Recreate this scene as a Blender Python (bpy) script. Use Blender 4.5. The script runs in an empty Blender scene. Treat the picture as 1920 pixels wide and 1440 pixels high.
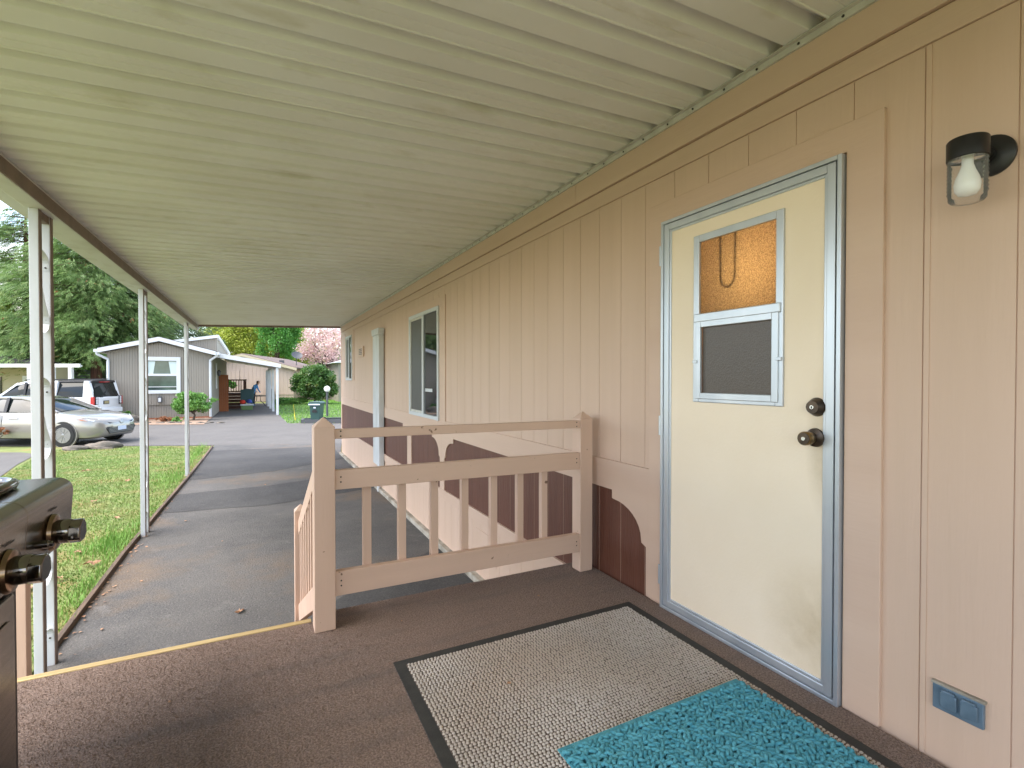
import bpy, bmesh, math, random
import numpy as np
from mathutils import Vector, Matrix
R_ = math.radians
random.seed(7); rng = np.random.default_rng(11)
sc = bpy.context.scene
COL = sc.collection
# ---------------------------------------------------------------- camera
cam = bpy.data.cameras.new('camera'); camo = bpy.data.objects.new('camera', cam); COL.objects.link(camo)
cam.sensor_width = 36; cam.lens = 17.57; cam.clip_start = .02; cam.clip_end = 2000
camo.location = (0, 0, 1.2); camo.rotation_euler = (R_(90 - .76), 0, R_(-26.9))
sc.camera = camo
# ---------------------------------------------------------------- sky, sun, exposure
SUN_EL, SUN_AZ = R_(56), R_(262)       # azimuth clockwise from +Y: from the left, over the lawn, through thin cloud
w = bpy.data.worlds.new('World'); sc.world = w; w.use_nodes = True
nt = w.node_tree; N = nt.nodes; L = nt.links
bg = N['Background']
sky = N.new('ShaderNodeTexSky'); sky.sky_type = 'NISHITA'; sky.sun_disc = False
sky.sun_elevation = SUN_EL; sky.sun_rotation = SUN_AZ; sky.air_density = 1.0; sky.dust_density = 1.2; sky.ozone_density = 1.0
tc = N.new('ShaderNodeTexCoord'); mp = N.new('ShaderNodeMapping'); mp.inputs['Scale'].default_value = (1, 1, 2.2)
nz = N.new('ShaderNodeTexNoise'); nz.inputs['Scale'].default_value = 2.6; nz.inputs['Detail'].default_value = 7; nz.inputs['Roughness'].default_value = .55
rp = N.new('ShaderNodeValToRGB'); rp.color_ramp.elements[0].position = .44; rp.color_ramp.elements[1].position = .68
mx = N.new('ShaderNodeMixRGB'); mx.inputs[2].default_value = (5.6, 5.3, 4.9, 1)
L.new(tc.outputs['Generated'], mp.inputs[0]); L.new(mp.outputs[0], nz.inputs['Vector']); L.new(nz.outputs['Fac'], rp.inputs[0])
L.new(rp.outputs[0], mx.inputs[0]); L.new(sky.outputs[0], mx.inputs[1]); L.new(mx.outputs[0], bg.inputs[0])
bg.inputs[1].default_value = .15
sd = bpy.data.lights.new('sun', 'SUN'); sun = bpy.data.objects.new('sun', sd); COL.objects.link(sun)
sd.energy = 1.3; sd.angle = R_(48); sd.color = (1, .93, .84)
sun.rotation_euler = (math.pi / 2 - SUN_EL, 0, math.pi - SUN_AZ)
sun.location = (5, -5, 20)
sc.view_settings.view_transform = 'Standard'; sc.view_settings.look = 'None'
sc.view_settings.exposure = 2.15; sc.view_settings.gamma = 1
sc.cycles.max_bounces = 10; sc.cycles.diffuse_bounces = 6; sc.cycles.transparent_max_bounces = 12
sc.cycles.use_denoising = True
# ---------------------------------------------------------------- helpers
def lin(r, g, b):
    f = lambda c: (c / 255 / 12.92) if c <= 10 else ((c / 255 + .055) / 1.055) ** 2.4
    return (f(r), f(g), f(b), 1)
def mat(name, col, rough=.6, col2=None, scale=4, bump=0, bscale=60, stretch=(1, 1, 1), metal=0, spec=.5, amt=.5, coat=0,
        trans=0, alpha=1, detail=6, space='Object', lo=.35, hi=.65, col3=None, scale3=1, lo3=.5, hi3=.7, stretch3=(1, 1, 1), bstretch=None):
    m = bpy.data.materials.new(name); m.use_nodes = True
    n = m.node_tree.nodes; l = m.node_tree.links; p = n['Principled BSDF']
    p.inputs['Roughness'].default_value = rough; p.inputs['Metallic'].default_value = metal
    p.inputs['Specular IOR Level'].default_value = spec; p.inputs['Base Color'].default_value = col
    p.inputs['Coat Weight'].default_value = coat; p.inputs['Transmission Weight'].default_value = trans; p.inputs['Alpha'].default_value = alpha
    t = n.new('ShaderNodeTexCoord'); src = t.outputs['Object']
    if space == 'World':
        g = n.new('ShaderNodeNewGeometry'); src = g.outputs['Position']
    def noise(sca, st, det):
        mpn = n.new('ShaderNodeMapping'); mpn.inputs['Scale'].default_value = st; l.new(src, mpn.inputs[0])
        q = n.new('ShaderNodeTexNoise'); q.inputs['Scale'].default_value = sca; q.inputs['Detail'].default_value = det
        l.new(mpn.outputs[0], q.inputs['Vector']); return q
    if col2:
        q = noise(scale, stretch, detail)
        r = n.new('ShaderNodeValToRGB'); r.color_ramp.elements[0].position = lo; r.color_ramp.elements[1].position = hi
        r.color_ramp.elements[0].color = col; r.color_ramp.elements[1].color = col2
        l.new(q.outputs['Fac'], r.inputs[0]); out = r.outputs[0]
        if col3:
            q3 = noise(scale3, stretch3, 5); r3 = n.new('ShaderNodeValToRGB')
            r3.color_ramp.elements[0].position = lo3; r3.color_ramp.elements[1].position = hi3
            l.new(q3.outputs['Fac'], r3.inputs[0]); mm = n.new('ShaderNodeMixRGB')
            l.new(r3.outputs[0], mm.inputs[0]); l.new(out, mm.inputs[1]); mm.inputs[2].default_value = col3; out = mm.outputs[0]
        l.new(out, p.inputs['Base Color'])
    if bump:
        q = noise(bscale, bstretch or stretch, 4); b = n.new('ShaderNodeBump'); b.inputs['Strength'].default_value = bump; b.inputs['Distance'].default_value = .01
        l.new(q.outputs['Fac'], b.inputs['Height']); l.new(b.outputs[0], p.inputs['Normal'])
    return m
def emp(name, loc, label=None, cat=None, group=None):
    o = bpy.data.objects.new(name, None); COL.objects.link(o); o.location = loc; o.empty_display_size = .1
    if label: o['label'] = label; o['category'] = cat
    if group: o['group'] = group
    return o
def wl(o):
    v = Vector((0, 0, 0))
    while o is not None: v += o.location; o = o.parent
    return v
def tag(o, label=None, cat=None, group=None, kind=None):
    if label: o['label'] = label
    if cat: o['category'] = cat
    if group: o['group'] = group
    if kind: o['kind'] = kind
    return o
def link(name, me, parent=None, loc=(0, 0, 0), m=None):
    o = bpy.data.objects.new(name, me); COL.objects.link(o); o.location = loc
    if parent: o.parent = parent
    if m: me.materials.clear(); me.materials.append(m)
    return o
class MB:
    def __init__(s): s.v = []; s.f = []
    def add(s, vs, fs):
        b = len(s.v); s.v += [tuple(v) for v in vs]; s.f += [tuple(b + i for i in f) for f in fs]; return s
    def box(s, x0, x1, y0, y1, z0, z1):
        return s.add([(x, y, z) for x in (x0, x1) for y in (y0, y1) for z in (z0, z1)],
                     [(0, 1, 3, 2), (4, 6, 7, 5), (0, 4, 5, 1), (2, 3, 7, 6), (0, 2, 6, 4), (1, 5, 7, 3)])
    def prism(s, poly, axis, a, b):      # poly of 2D points, extruded along axis between a and b
        n = len(poly)
        def P(p, t): return {0: (t, p[0], p[1]), 1: (p[0], t, p[1]), 2: (p[0], p[1], t)}[axis]
        return s.add([P(p, a) for p in poly] + [P(p, b) for p in poly],
                     [tuple(range(n - 1, -1, -1)), tuple(range(n, 2 * n))] + [(i, (i + 1) % n, n + (i + 1) % n, n + i) for i in range(n)])
    def beam(s, p, q, wdt, hgt, up=(0, 0, 1)):
        p = Vector(p); q = Vector(q); d = (q - p).normalized(); u = Vector(up); sd_ = d.cross(u).normalized(); u = sd_.cross(d)
        vs = [e + sd_ * (a * wdt / 2) + u * (b * hgt / 2) for e in (p, q) for a, b in ((-1, -1), (1, -1), (1, 1), (-1, 1))]
        return s.add(vs, [(3, 2, 1, 0), (4, 5, 6, 7)] + [(i, (i + 1) % 4, 4 + (i + 1) % 4, 4 + i) for i in range(4)])
    def tube(s, pts, r, n=8, cap=True):
        pts = [Vector(p) for p in pts]; rs = r if isinstance(r, (list, tuple)) else [r] * len(pts); b = len(s.v); fs = []; vs = []
        pu = None
        for i, p in enumerate(pts):
            d = (pts[min(i + 1, len(pts) - 1)] - pts[max(i - 1, 0)]).normalized()
            if pu is None: pu = Vector((0, 0, 1)) if abs(d.z) < .9 else Vector((1, 0, 0))
            a = d.cross(pu).normalized(); pu = a.cross(d).normalized()
            vs += [p + (a * math.cos(t) + pu * math.sin(t)) * rs[i] for t in (2 * math.pi * k / n for k in range(n))]
        for i in range(len(pts) - 1):
            fs += [(i * n + k, i * n + (k + 1) % n, (i + 1) * n + (k + 1) % n, (i + 1) * n + k) for k in range(n)]
        if cap: fs += [tuple(range(n - 1, -1, -1)), tuple((len(pts) - 1) * n + k for k in range(n))]
        return s.add(vs, fs)
    def lathe(s, prof, c, axis, n=20):   # prof: (radius, height along axis)
        c = Vector(c); ax = Vector(axis).normalized(); a = ax.orthogonal().normalized(); b_ = ax.cross(a); vs = []; fs = []
        for r, h in prof: vs += [c + ax * h + (a * math.cos(t) + b_ * math.sin(t)) * max(r, 1e-5) for t in (2 * math.pi * k / n for k in range(n))]
        for i in range(len(prof) - 1): fs += [(i * n + k, i * n + (k + 1) % n, (i + 1) * n + (k + 1) % n, (i + 1) * n + k) for k in range(n)]
        fs += [tuple(range(n - 1, -1, -1)), tuple((len(prof) - 1) * n + k for k in range(n))]
        return s.add(vs, fs)
    def build(s, name, m, parent=None, bevel=0, smooth=False, segs=2, flat_angle=None):
        v = np.array(s.v); c = (v.min(0) + v.max(0)) / 2
        me = bpy.data.meshes.new(name); me.from_pydata([tuple(x) for x in v - c], [], s.f); me.materials.append(m)
        bm = bmesh.new(); bm.from_mesh(me); bmesh.ops.recalc_face_normals(bm, faces=bm.faces); bm.to_mesh(me); bm.free()
        o = link(name, me, parent, Vector(c) - wl(parent))
        if smooth: 
            me.shade_smooth()
            me.set_sharp_from_angle(angle=R_(flat_angle or 40))
        if bevel:
            bv = o.modifiers.new('bevel', 'BEVEL'); bv.width = bevel; bv.segments = segs; bv.limit_method = 'ANGLE'; bv.angle_limit = R_(40)
        return o
def npmesh(name, V, F, m, parent=None, smooth=False):      # V (n,3), F (m,k) arrays
    me = bpy.data.meshes.new(name); k = F.shape[1]
    me.vertices.add(len(V)); me.vertices.foreach_set('co', V.astype(np.float32).ravel())
    me.loops.add(F.size); me.loops.foreach_set('vertex_index', F.astype(np.int32).ravel())
    me.polygons.add(len(F)); me.polygons.foreach_set('loop_start', np.arange(0, F.size, k, dtype=np.int32))
    me.update(calc_edges=True); me.validate()
    if smooth: me.shade_smooth()
    return link(name, me, parent, (0, 0, 0) if parent is None else -wl(parent), m)
CACHE = {}
def cbox(name, m, parent, x0, x1, y0, y1, z0, z1, bevel=0):   # a box that shares its mesh with boxes of the same size
    k = (m.name, round(x1 - x0, 4), round(y1 - y0, 4), round(z1 - z0, 4))
    if k not in CACHE:
        o = MB().box(x0, x1, y0, y1, z0, z1).build(name, m, parent); CACHE[k] = o.data
    else: o = link(name, CACHE[k], parent, Vector(((x0 + x1) / 2, (y0 + y1) / 2, (z0 + z1) / 2)) - wl(parent))
    if bevel: bv = o.modifiers.new('bevel', 'BEVEL'); bv.width = bevel; bv.segments = 2
    return o
def text_mesh(txt, size, m, parent, mtx, name='lettering'):
    cu = bpy.data.curves.new('t', 'FONT'); cu.body = txt; cu.size = size; cu.align_x = 'CENTER'; cu.extrude = .0003
    t = bpy.data.objects.new('t', cu); COL.objects.link(t); bpy.context.view_layer.update()
    me = bpy.data.meshes.new_from_object(t.evaluated_get(bpy.context.evaluated_depsgraph_get())); bpy.data.objects.remove(t)
    me.transform(mtx); me.materials.clear(); me.materials.append(m)
    return link(name, me, parent, -wl(parent))
def copy_tree(o, parent=None):
    c = o.copy(); COL.objects.link(c); c.parent = parent
    for ch in list(o.children): copy_tree(ch, c)
    return c
FW = Vector((.4524, .8918, 0)); RT = Vector((.8918, -.4524, 0))   # the street runs along RT; FW points across it
def S(r, k, z=-.77): v = RT * r + FW * k; return Vector((v.x, v.y, z))
G = -.77
# ---------------------------------------------------------------- materials
M = {}
wallc = lin(206, 177, 156)
M['wall'] = mat('painted siding', wallc, .55, lin(201, 172, 150), 1.3, bump=.16, bscale=26, stretch=(1, 5, .35), space='World', bstretch=(1, 2.2, .16))
M['trim'] = mat('painted trim board', lin(207, 178, 157), .55, lin(202, 172, 151), 1.5, bump=.1, bscale=22, stretch=(1, .4, 4), space='World')
M['rail'] = mat('painted rail timber', lin(212, 181, 160), .5, lin(202, 171, 150), 2, bump=.1, bscale=30, stretch=(.3, 3, 3), space='World', col3=lin(120, 88, 70), scale3=22, lo3=.70, hi3=.74)
M['railv'] = mat('painted post timber', lin(212, 181, 160), .5, lin(202, 171, 150), 2, bump=.1, bscale=30, stretch=(3, 3, .3), space='World', col3=lin(120, 88, 70), scale3=22, lo3=.70, hi3=.74)
M['brown'] = mat('brown painted siding', lin(102, 61, 46), .5, lin(93, 54, 40), 4, bump=.4, bscale=26, stretch=(1, 5, .35), space='World')
M['pan'] = mat('cream roof pan', lin(230, 231, 228), .5, lin(221, 221, 215), 1.2, space='World', col3=lin(196, 194, 172), scale3=5, lo3=.60, hi3=.85, stretch3=(.6, 1.4, 1), bump=.05, bscale=8)
M['gutter_white'] = mat('weathered white metal', lin(200, 201, 197), .45, lin(176, 174, 163), 3, space='World', lo=.5, hi=.75)
M['post_white'] = mat('white painted post', lin(210, 212, 215), .4, lin(194, 196, 196), 6, stretch=(1, 1, .3), space='World')
M['brownmetal'] = mat('brown painted metal', lin(122, 102, 88), .5, lin(106, 88, 76), 8)
M['alum'] = mat('aluminium', lin(206, 210, 216), .36, lin(186, 192, 200), 5, metal=.6, stretch=(1, 1, .2), space='World')
M['hanger'] = mat('grey flashing', lin(206, 202, 194), .5, lin(188, 184, 175), 10, metal=.1)
M['screw'] = mat('dark screw', lin(70, 66, 62), .5, metal=.6)
M['white'] = mat('white vinyl', lin(200, 203, 205), .4)
M['concrete'] = mat('concrete footing', lin(176, 168, 154), .9, lin(130, 122, 108), 6, bump=.5, bscale=40, space='World')
M['carpet'] = mat('brown outdoor carpet', lin(150, 129, 116), .97, lin(106, 89, 79), 150, bump=.6, bscale=330, space='World', detail=2, col3=lin(108, 96, 90), scale3=2.2, lo3=.52, hi3=.85, stretch3=(.5, 3.5, 1), lo=.38, hi=.62)
M['newwood'] = mat('pale new timber', lin(196, 172, 122), .6, lin(170, 144, 96), 6, stretch=(.3, 6, 6), bump=.2, space='World')
M['oldwood'] = mat('weathered timber', lin(112, 92, 74), .85, lin(82, 68, 56), 8, stretch=(3, .3, 3), bump=.5, space='World')
M['rubber'] = mat('black rubber', lin(52, 51, 48), .75, lin(42, 42, 40), 20, bump=.2, bscale=150)
M['weave'] = mat('oatmeal woven loops', lin(190, 181, 171), .9, lin(170, 160, 149), 2.5, bump=.4, bscale=300, space='World', col3=lin(178, 160, 142), scale3=1.3, lo3=.45, hi3=.7)
M['weavebase'] = mat('grey brown mat backing', lin(92, 80, 71), .95)
M['teal'] = mat('teal chenille', lin(92, 166, 180), .9, lin(66, 142, 160), 30, bump=.5, bscale=300, space='World')
M['door'] = mat('cream door paint', lin(243, 225, 201), .5, lin(238, 219, 193), 2, bump=.08, bscale=90, space='World')
def add_stain(m, centre, rx, col, strength):       # grime rubbed into the paint round one point
    n = m.node_tree.nodes; l = m.node_tree.links; p = n['Principled BSDF']; src = p.inputs['Base Color'].links[0].from_socket
    g = n.new('ShaderNodeNewGeometry'); mp_ = n.new('ShaderNodeMapping'); mp_.vector_type = 'TEXTURE'; mp_.inputs['Location'].default_value = centre; mp_.inputs['Scale'].default_value = rx
    gr_ = n.new('ShaderNodeTexGradient'); gr_.gradient_type = 'SPHERICAL'; q = n.new('ShaderNodeTexNoise'); q.inputs['Scale'].default_value = 14; q.inputs['Detail'].default_value = 8; q.inputs['Roughness'].default_value = .7
    mu = n.new('ShaderNodeMath'); mu.operation = 'MULTIPLY'; mu2 = n.new('ShaderNodeMath'); mu2.operation = 'MULTIPLY'; mu2.inputs[1].default_value = strength; mu2.use_clamp = True; mm = n.new('ShaderNodeMixRGB'); mm.inputs[2].default_value = col
    l.new(g.outputs['Position'], mp_.inputs[0]); l.new(mp_.outputs[0], gr_.inputs[0]); l.new(g.outputs['Position'], q.inputs['Vector']); l.new(gr_.outputs['Fac'], mu.inputs[0]); l.new(q.outputs['Fac'], mu.inputs[1]); l.new(mu.outputs[0], mu2.inputs[0])
    l.new(mu2.outputs[0], mm.inputs[0]); l.new(src, mm.inputs[1]); l.new(mm.outputs[0], p.inputs['Base Color'])
add_stain(M['door'], (1.884, 1.17, .22), (.3, .24, .30), lin(178, 150, 106), .85)
add_stain(M['door'], (1.884, 1.14, .95), (.1, .07, .30), lin(160, 140, 100), .9)
M['steel'] = mat('stainless steel', lin(150, 146, 140), .24, lin(132, 128, 122), 2, metal=1, stretch=(1, .2, 40), bump=.03, bscale=30, space='World')
M['chrome'] = mat('dark chrome', lin(120, 116, 112), .08, metal=1)
M['brasscap'] = mat('bronzed bezel', lin(128, 108, 88), .2, metal=1)
M['blackmetal'] = mat('black enamel', lin(34, 33, 33), .45)
M['lampblack'] = mat('satin black lamp metal', lin(26, 25, 26), .4)
M['brass'] = mat('aged brass', lin(150, 116, 66), .3, lin(96, 82, 58), 30, metal=.9)
M['bronze'] = mat('dark bronze', lin(92, 78, 66), .35, lin(70, 62, 56), 30, metal=.8)
M['keyway'] = mat('nickel key cylinder', lin(215, 214, 210), .25, metal=.8)
M['dark'] = mat('dark recess', lin(24, 22, 21), .9)
M['glassdark'] = mat('window glass', lin(34, 38, 40), .03, spec=.9)
M['screen'] = mat('insect screen glass', lin(74, 74, 70), .35, spec=.4)
M['bulb'] = mat('frosted white bulb', lin(240, 240, 238), .25)
M['outlet'] = mat('grey blue cover plate', lin(112, 132, 148), .4, lin(96, 116, 132), 20, metal=.3)
def asphalt(name, c1, c2, speck, stain=None, sth=.5):
    m = bpy.data.materials.new(name); m.use_nodes = True; n = m.node_tree.nodes; l = m.node_tree.links; p = n['Principled BSDF']; p.inputs['Roughness'].default_value = .85; p.inputs['Specular IOR Level'].default_value = .35
    g = n.new('ShaderNodeNewGeometry')
    def nz_(sc_, det, a_, b_, ro=.6):
        q = n.new('ShaderNodeTexNoise'); q.inputs['Scale'].default_value = sc_; q.inputs['Detail'].default_value = det; q.inputs['Roughness'].default_value = ro; l.new(g.outputs['Position'], q.inputs['Vector'])
        r = n.new('ShaderNodeMapRange'); r.inputs[1].default_value = a_; r.inputs[2].default_value = b_; l.new(q.outputs['Fac'], r.inputs[0]); return r.outputs[0]
    def mix(f, a_, b_):
        x = n.new('ShaderNodeMixRGB'); l.new(f, x.inputs[0])
        for i, v in ((1, a_), (2, b_)):
            if isinstance(v, tuple): x.inputs[i].default_value = v
            else: l.new(v, x.inputs[i])
        return x.outputs[0]
    c = mix(nz_(1.0, 10, .36, .64, .68), c1, c2)
    if stain: c = mix(nz_(.62, 7, sth, sth + .16, .65), c, stain)
    c = mix(nz_(2.7, 10, .60, .72, .7), c, tuple(min(1, x * 1.35) for x in c1[:3]) + (1,))
    c = mix(nz_(75, 4, .52, .70), c, speck); c = mix(nz_(48, 4, .58, .74), c, tuple(x * .35 for x in c2[:3]) + (1,))
    l.new(c, p.inputs['Base Color']); b = n.new('ShaderNodeBump'); b.inputs['Strength'].default_value = .5; b.inputs['Distance'].default_value = .008
    l.new(nz_(60, 6, .3, .7), b.inputs['Height']); l.new(b.outputs[0], p.inputs['Normal']); return m
M['asphalt'] = asphalt('driveway asphalt', lin(98, 95, 92), lin(76, 75, 74), lin(118, 114, 109), lin(110, 95, 80), .51)
M['asphalt_patch'] = asphalt('newer dark asphalt', lin(76, 75, 74), lin(61, 60, 60), lin(94, 92, 90))
M['road'] = asphalt('road asphalt', lin(102, 99, 95), lin(92, 89, 86), lin(114, 110, 106))
M['soil'] = mat('lawn ground', lin(122, 132, 74), .95, lin(106, 116, 64), 3, space='World', bump=.8, bscale=40, col3=lin(134, 118, 72), scale3=1.7, lo3=.5, hi3=.68)
M['grassblade'] = mat('grass blades', lin(126, 148, 74), .6, lin(106, 138, 60), 1.4, space='World', col3=lin(164, 156, 104), scale3=2.2, lo3=.5, hi3=.7)
M['lush'] = mat('lush grass blades', lin(104, 150, 60), .6, lin(126, 164, 74), 2, space='World')
M['bark_mulch'] = mat('bark mulch', lin(132, 106, 88), .95, lin(160, 138, 118), 9, space='World', bump=1, bscale=30, detail=8)
M['rock'] = mat('field stone', lin(118, 108, 96), .9, lin(84, 80, 74), 4, bump=.9, bscale=9)
M['leaf_dry'] = mat('dry fallen leaf', lin(176, 140, 108), .8, lin(140, 100, 74), 18)
M['trunk'] = mat('red brown cedar bark', lin(112, 76, 62), .95, lin(72, 50, 42), 5, stretch=(4, 4, .4), bump=1, bscale=9, space='World')
M['bark'] = mat('grey brown bark', lin(92, 78, 66), .95, lin(66, 56, 48), 5, stretch=(4, 4, .4), bump=1, bscale=12)
def leafmat(name, a, b, c3=None, rough=.5, sc_=.9, t=.3):
    m = mat(name, a, rough, b, sc_, space='World', detail=4, col3=c3, scale3=1.7, lo3=.56, hi3=.64)
    n = m.node_tree.nodes; l = m.node_tree.links; p = n['Principled BSDF']; o = n['Material Output']
    tr = n.new('ShaderNodeBsdfTranslucent'); ms = n.new('ShaderNodeMixShader'); ms.inputs[0].default_value = t
    src = p.inputs['Base Color'].links[0].from_socket; l.new(src, tr.inputs[0]); l.new(p.outputs[0], ms.inputs[1]); l.new(tr.outputs[0], ms.inputs[2]); l.new(ms.outputs[0], o.inputs[0])
    return m
M['cedar'] = leafmat('cedar sprays', lin(96, 124, 72), lin(130, 158, 94), lin(154, 172, 110))
M['cedar_dark'] = leafmat('dark cedar sprays', lin(78, 104, 62), lin(104, 130, 78))
M['cedar_dead'] = leafmat('rusty dead sprays', lin(168, 118, 84), lin(140, 94, 64))
M['maple'] = leafmat('yellow green maple leaves', lin(176, 186, 78), lin(150, 168, 66), lin(196, 200, 104), t=.4)
M['green'] = leafmat('fresh green leaves', lin(82, 142, 62), lin(110, 164, 76), t=.4)
M['pink'] = leafmat('pink blossom', lin(220, 196, 192), lin(204, 172, 168), lin(178, 172, 124), t=.4, sc_=1.6)
M['laurel'] = leafmat('dark laurel leaves', lin(62, 98, 44), lin(90, 128, 58), lin(138, 150, 84), rough=.35)
M['shrub'] = leafmat('fresh shrub leaves', lin(92, 142, 64), lin(124, 168, 84), rough=.4)
M['grey'] = mat('grey house siding', lin(140, 134, 124), .6, lin(132, 126, 117), 2, space='World')
M['taupe'] = mat('taupe house siding', lin(184, 164, 150), .6, lin(176, 156, 142), 2, space='World')
M['cream'] = mat('cream lap siding', lin(178, 168, 140), .6)
M['shingle'] = mat('grey brown shingles', lin(126, 110, 104), .9, lin(104, 92, 88), 6, space='World', bump=.8, bscale=20)
M['darkshingle'] = mat('dark shingles', lin(78, 76, 74), .9, lin(62, 60, 60), 6, space='World', bump=.8, bscale=20)
M['orangewood'] = mat('stained cedar panel', lin(150, 86, 44), .6, lin(128, 70, 34), 3, stretch=(4, 4, .4))
M['redwood'] = mat('dark stained deck timber', lin(88, 54, 40), .6, lin(70, 42, 32), 5)
M['brick'] = mat('red plinth strip', lin(160, 98, 68), .8, lin(140, 84, 60), 8)
M['silver'] = mat('champagne car paint', lin(150, 146, 139), .28, metal=.45, coat=1)
M['carwhite'] = mat('white car paint', lin(224, 227, 229), .3, coat=1)
M['carglass'] = mat('car glass', lin(24, 30, 30), .04, spec=.35)
M['tyre'] = mat('tyre rubber', lin(30, 30, 31), .8)
M['rim'] = mat('alloy rim', lin(150, 150, 150), .3, metal=.8)
M['black'] = mat('black plastic', lin(26, 26, 28), .5)
M['redlamp'] = mat('red lamp lens', lin(176, 30, 36), .2, coat=1)
M['clearlamp'] = mat('clear lamp lens', lin(205, 208, 212), .12, coat=1)
M['amber'] = mat('amber lens', lin(222, 122, 40), .2, coat=1)
M['plate'] = mat('pale number plate', lin(196, 206, 220), .5)
M['bin'] = mat('dark green bin plastic', lin(40, 72, 68), .5)
M['globe'] = mat('white globe', lin(240, 240, 240), .3)
M['slate'] = mat('dark grey metal', lin(72, 74, 78), .5)
M['shirt'] = mat('blue shirt', lin(84, 140, 192), .9)
M['jeans'] = mat('dark trousers', lin(48, 56, 66), .9)
M['skin'] = mat('skin', lin(196, 150, 124), .6)
M['hair'] = mat('brown hair', lin(92, 66, 48), .8)
M['rope'] = mat('yellow rope', lin(222, 196, 40), .7)
M['bluepot'] = mat('blue glazed pot', lin(44, 66, 122), .25)
M['greentote'] = mat('olive plastic tote', lin(96, 122, 72), .5)
M['teapot'] = mat('dark teal plastic', lin(28, 66, 70), .5)
M['redcloth'] = mat('red fabric', lin(196, 58, 42), .9)
M['bluecloth'] = mat('blue fabric', lin(52, 72, 140), .9)
M['greyfence'] = mat('grey fence boards', lin(128, 134, 140), .7, lin(112, 118, 124), 4)
M['curtain'] = mat('pale curtain', lin(190, 204, 200), .9)
M['greencloth'] = mat('green plant pattern cloth', lin(116, 156, 100), .9)
# ================================================================ GROUND
def sheet(name, poly, z, m, kind='structure', label=None):
    me = bpy.data.meshes.new(name); me.from_pydata([(x, y, 0) for x, y in poly], [], [tuple(range(len(poly)))]); me.materials.append(m)
    o = link(name, me, None, (0, 0, z)); tag(o, label, kind=kind); return o
sheet('ground', [(-500, -300), (500, -300), (500, 700), (-500, 700)], -.79, M['soil'])
def SP(*rk): return [tuple(S(r, k)[:2]) for r, k in rk]
sheet('road', SP((-90, 14.3), (-13, 14.3), (-8, 14.55), (60, 14.6), (60, 21.3), (-90, 21.3)), -.776, M['road'])
sheet('driveway', [(-1.30, 2.0), (1.9, 2.0), (1.9, 13.6), (2.2, 15.6), (-1.15, 16.9), (-1.2, 12), (-1.32, 6.5)], -.772, M['asphalt'])
# repair patches laid across the driveway
def patch(name, pts, z, m):
    out = []
    for i in range(len(pts)):
        a = Vector(pts[i]); b = Vector(pts[(i + 1) % len(pts)])
        for t in range(6):
            p = a.lerp(b, t / 6); e = .035 if 0 < t else .015
            out.append((min(1.86, p.x + random.uniform(-e, e)) if p.x > 1 else p.x + random.uniform(-e, e) * (0 if p.x < -1.1 else 1), p.y + random.uniform(-e, e)))
    return sheet(name, out, z, m)
patch('asphalt_patch', [(-1.24, 8.75), (.2, 8.55), (1.85, 9.1), (1.85, 10.6), (.2, 10.1), (-1.22, 10.0)], -.768, M['asphalt_patch'])
patch('asphalt_patch', [(-1.2, 11.3), (.3, 11.6), (1.85, 12.6), (1.88, 15.0), (-1.1, 15.6)], -.768, M['asphalt_patch'])
patch('asphalt_patch', [(-.75, 2.8), (1.85, 2.8), (1.85, 5.5), (1.1, 5.1), (.35, 4.35), (-.2, 3.7)], -.768, M['asphalt_patch'])
sheet('neighbour_driveway', [(-4.5, 12.9), (-4.9, 15.2), (-5.1, 17.0), (-5.6, 17.6), (-30, 29), (-40, 20), (-14, 5), (-6, 8)], -.778, M['road'])
sheet('side_drive', SP((-10.6, 21.25), (-6.2, 21.25), (-6.6, 26.0), (-6.6, 38), (-22, 38), (-26, 21.25)), -.778, M['road'])
sheet('house_drive', [(-1.95, 24.4), (1.0, 23.2), (.95, 30), (.75, 39.5), (-2.0, 39.5), (-2.02, 28)], -.774, M['road'])
tag(sheet('garden_bed', [(-6.2, 26.2), (-2.05, 24.4), (-2.05, 28.6), (-6.2, 28.6)], -.76, M['bark_mulch']))
sheet('kerb_bed', SP((-6.9, 21.6), (-4.6, 21.6), (-4.4, 22.8), (-6.7, 22.6)), -.77, M['bark_mulch'])
# lawn: an uneven turf sheet with blades on it
lawn_poly = [(-1.36, 4.0), (-1.36, 6.9), (-1.26, 11.1), (-1.19, 16.5), (-3.4, 17.55), (-4.95, 17.6), (-5.0, 17.0), (-4.75, 15.0), (-4.55, 13.5), (-4.6, 11), (-5.5, 8.0), (-5.5, 4.0)]
def inpoly(P, poly):
    x, y = P[:, 0], P[:, 1]; c = np.zeros(len(P), bool); n = len(poly)
    for i in range(n):
        (x0, y0), (x1, y1) = poly[i], poly[(i + 1) % n]
        if y0 == y1: continue
        c ^= ((y0 > y) != (y1 > y)) & (x < (x1 - x0) * (y - y0) / (y1 - y0) + x0)
    return c
sheet('lawn', lawn_poly, -.768, M['soil'])
def blades(name, P, h, hv, m, wd=.006, lean=.6):
    n = len(P); a = rng.uniform(0, 2 * np.pi, n); ln = rng.uniform(0, lean, n); la = rng.uniform(0, 2 * np.pi, n); H = h * rng.uniform(1 - hv, 1 + hv, n)
    d = np.c_[np.cos(a), np.sin(a), np.zeros(n)] * (wd * rng.uniform(.6, 1.3, n))[:, None]
    top = P + np.c_[np.cos(la) * ln * H, np.sin(la) * ln * H, H]
    V = np.stack([P - d, P + d, top], 1).reshape(-1, 3)
    return tag(npmesh(name, V, np.arange(3 * n).reshape(-1, 3), m), kind='stuff')
P = np.c_[rng.uniform(-5.5, -1.1, 150000), 4 + 13.6 * rng.uniform(0, 1, 150000) ** 1.15]
P = P[inpoly(P, lawn_poly)]
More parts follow.
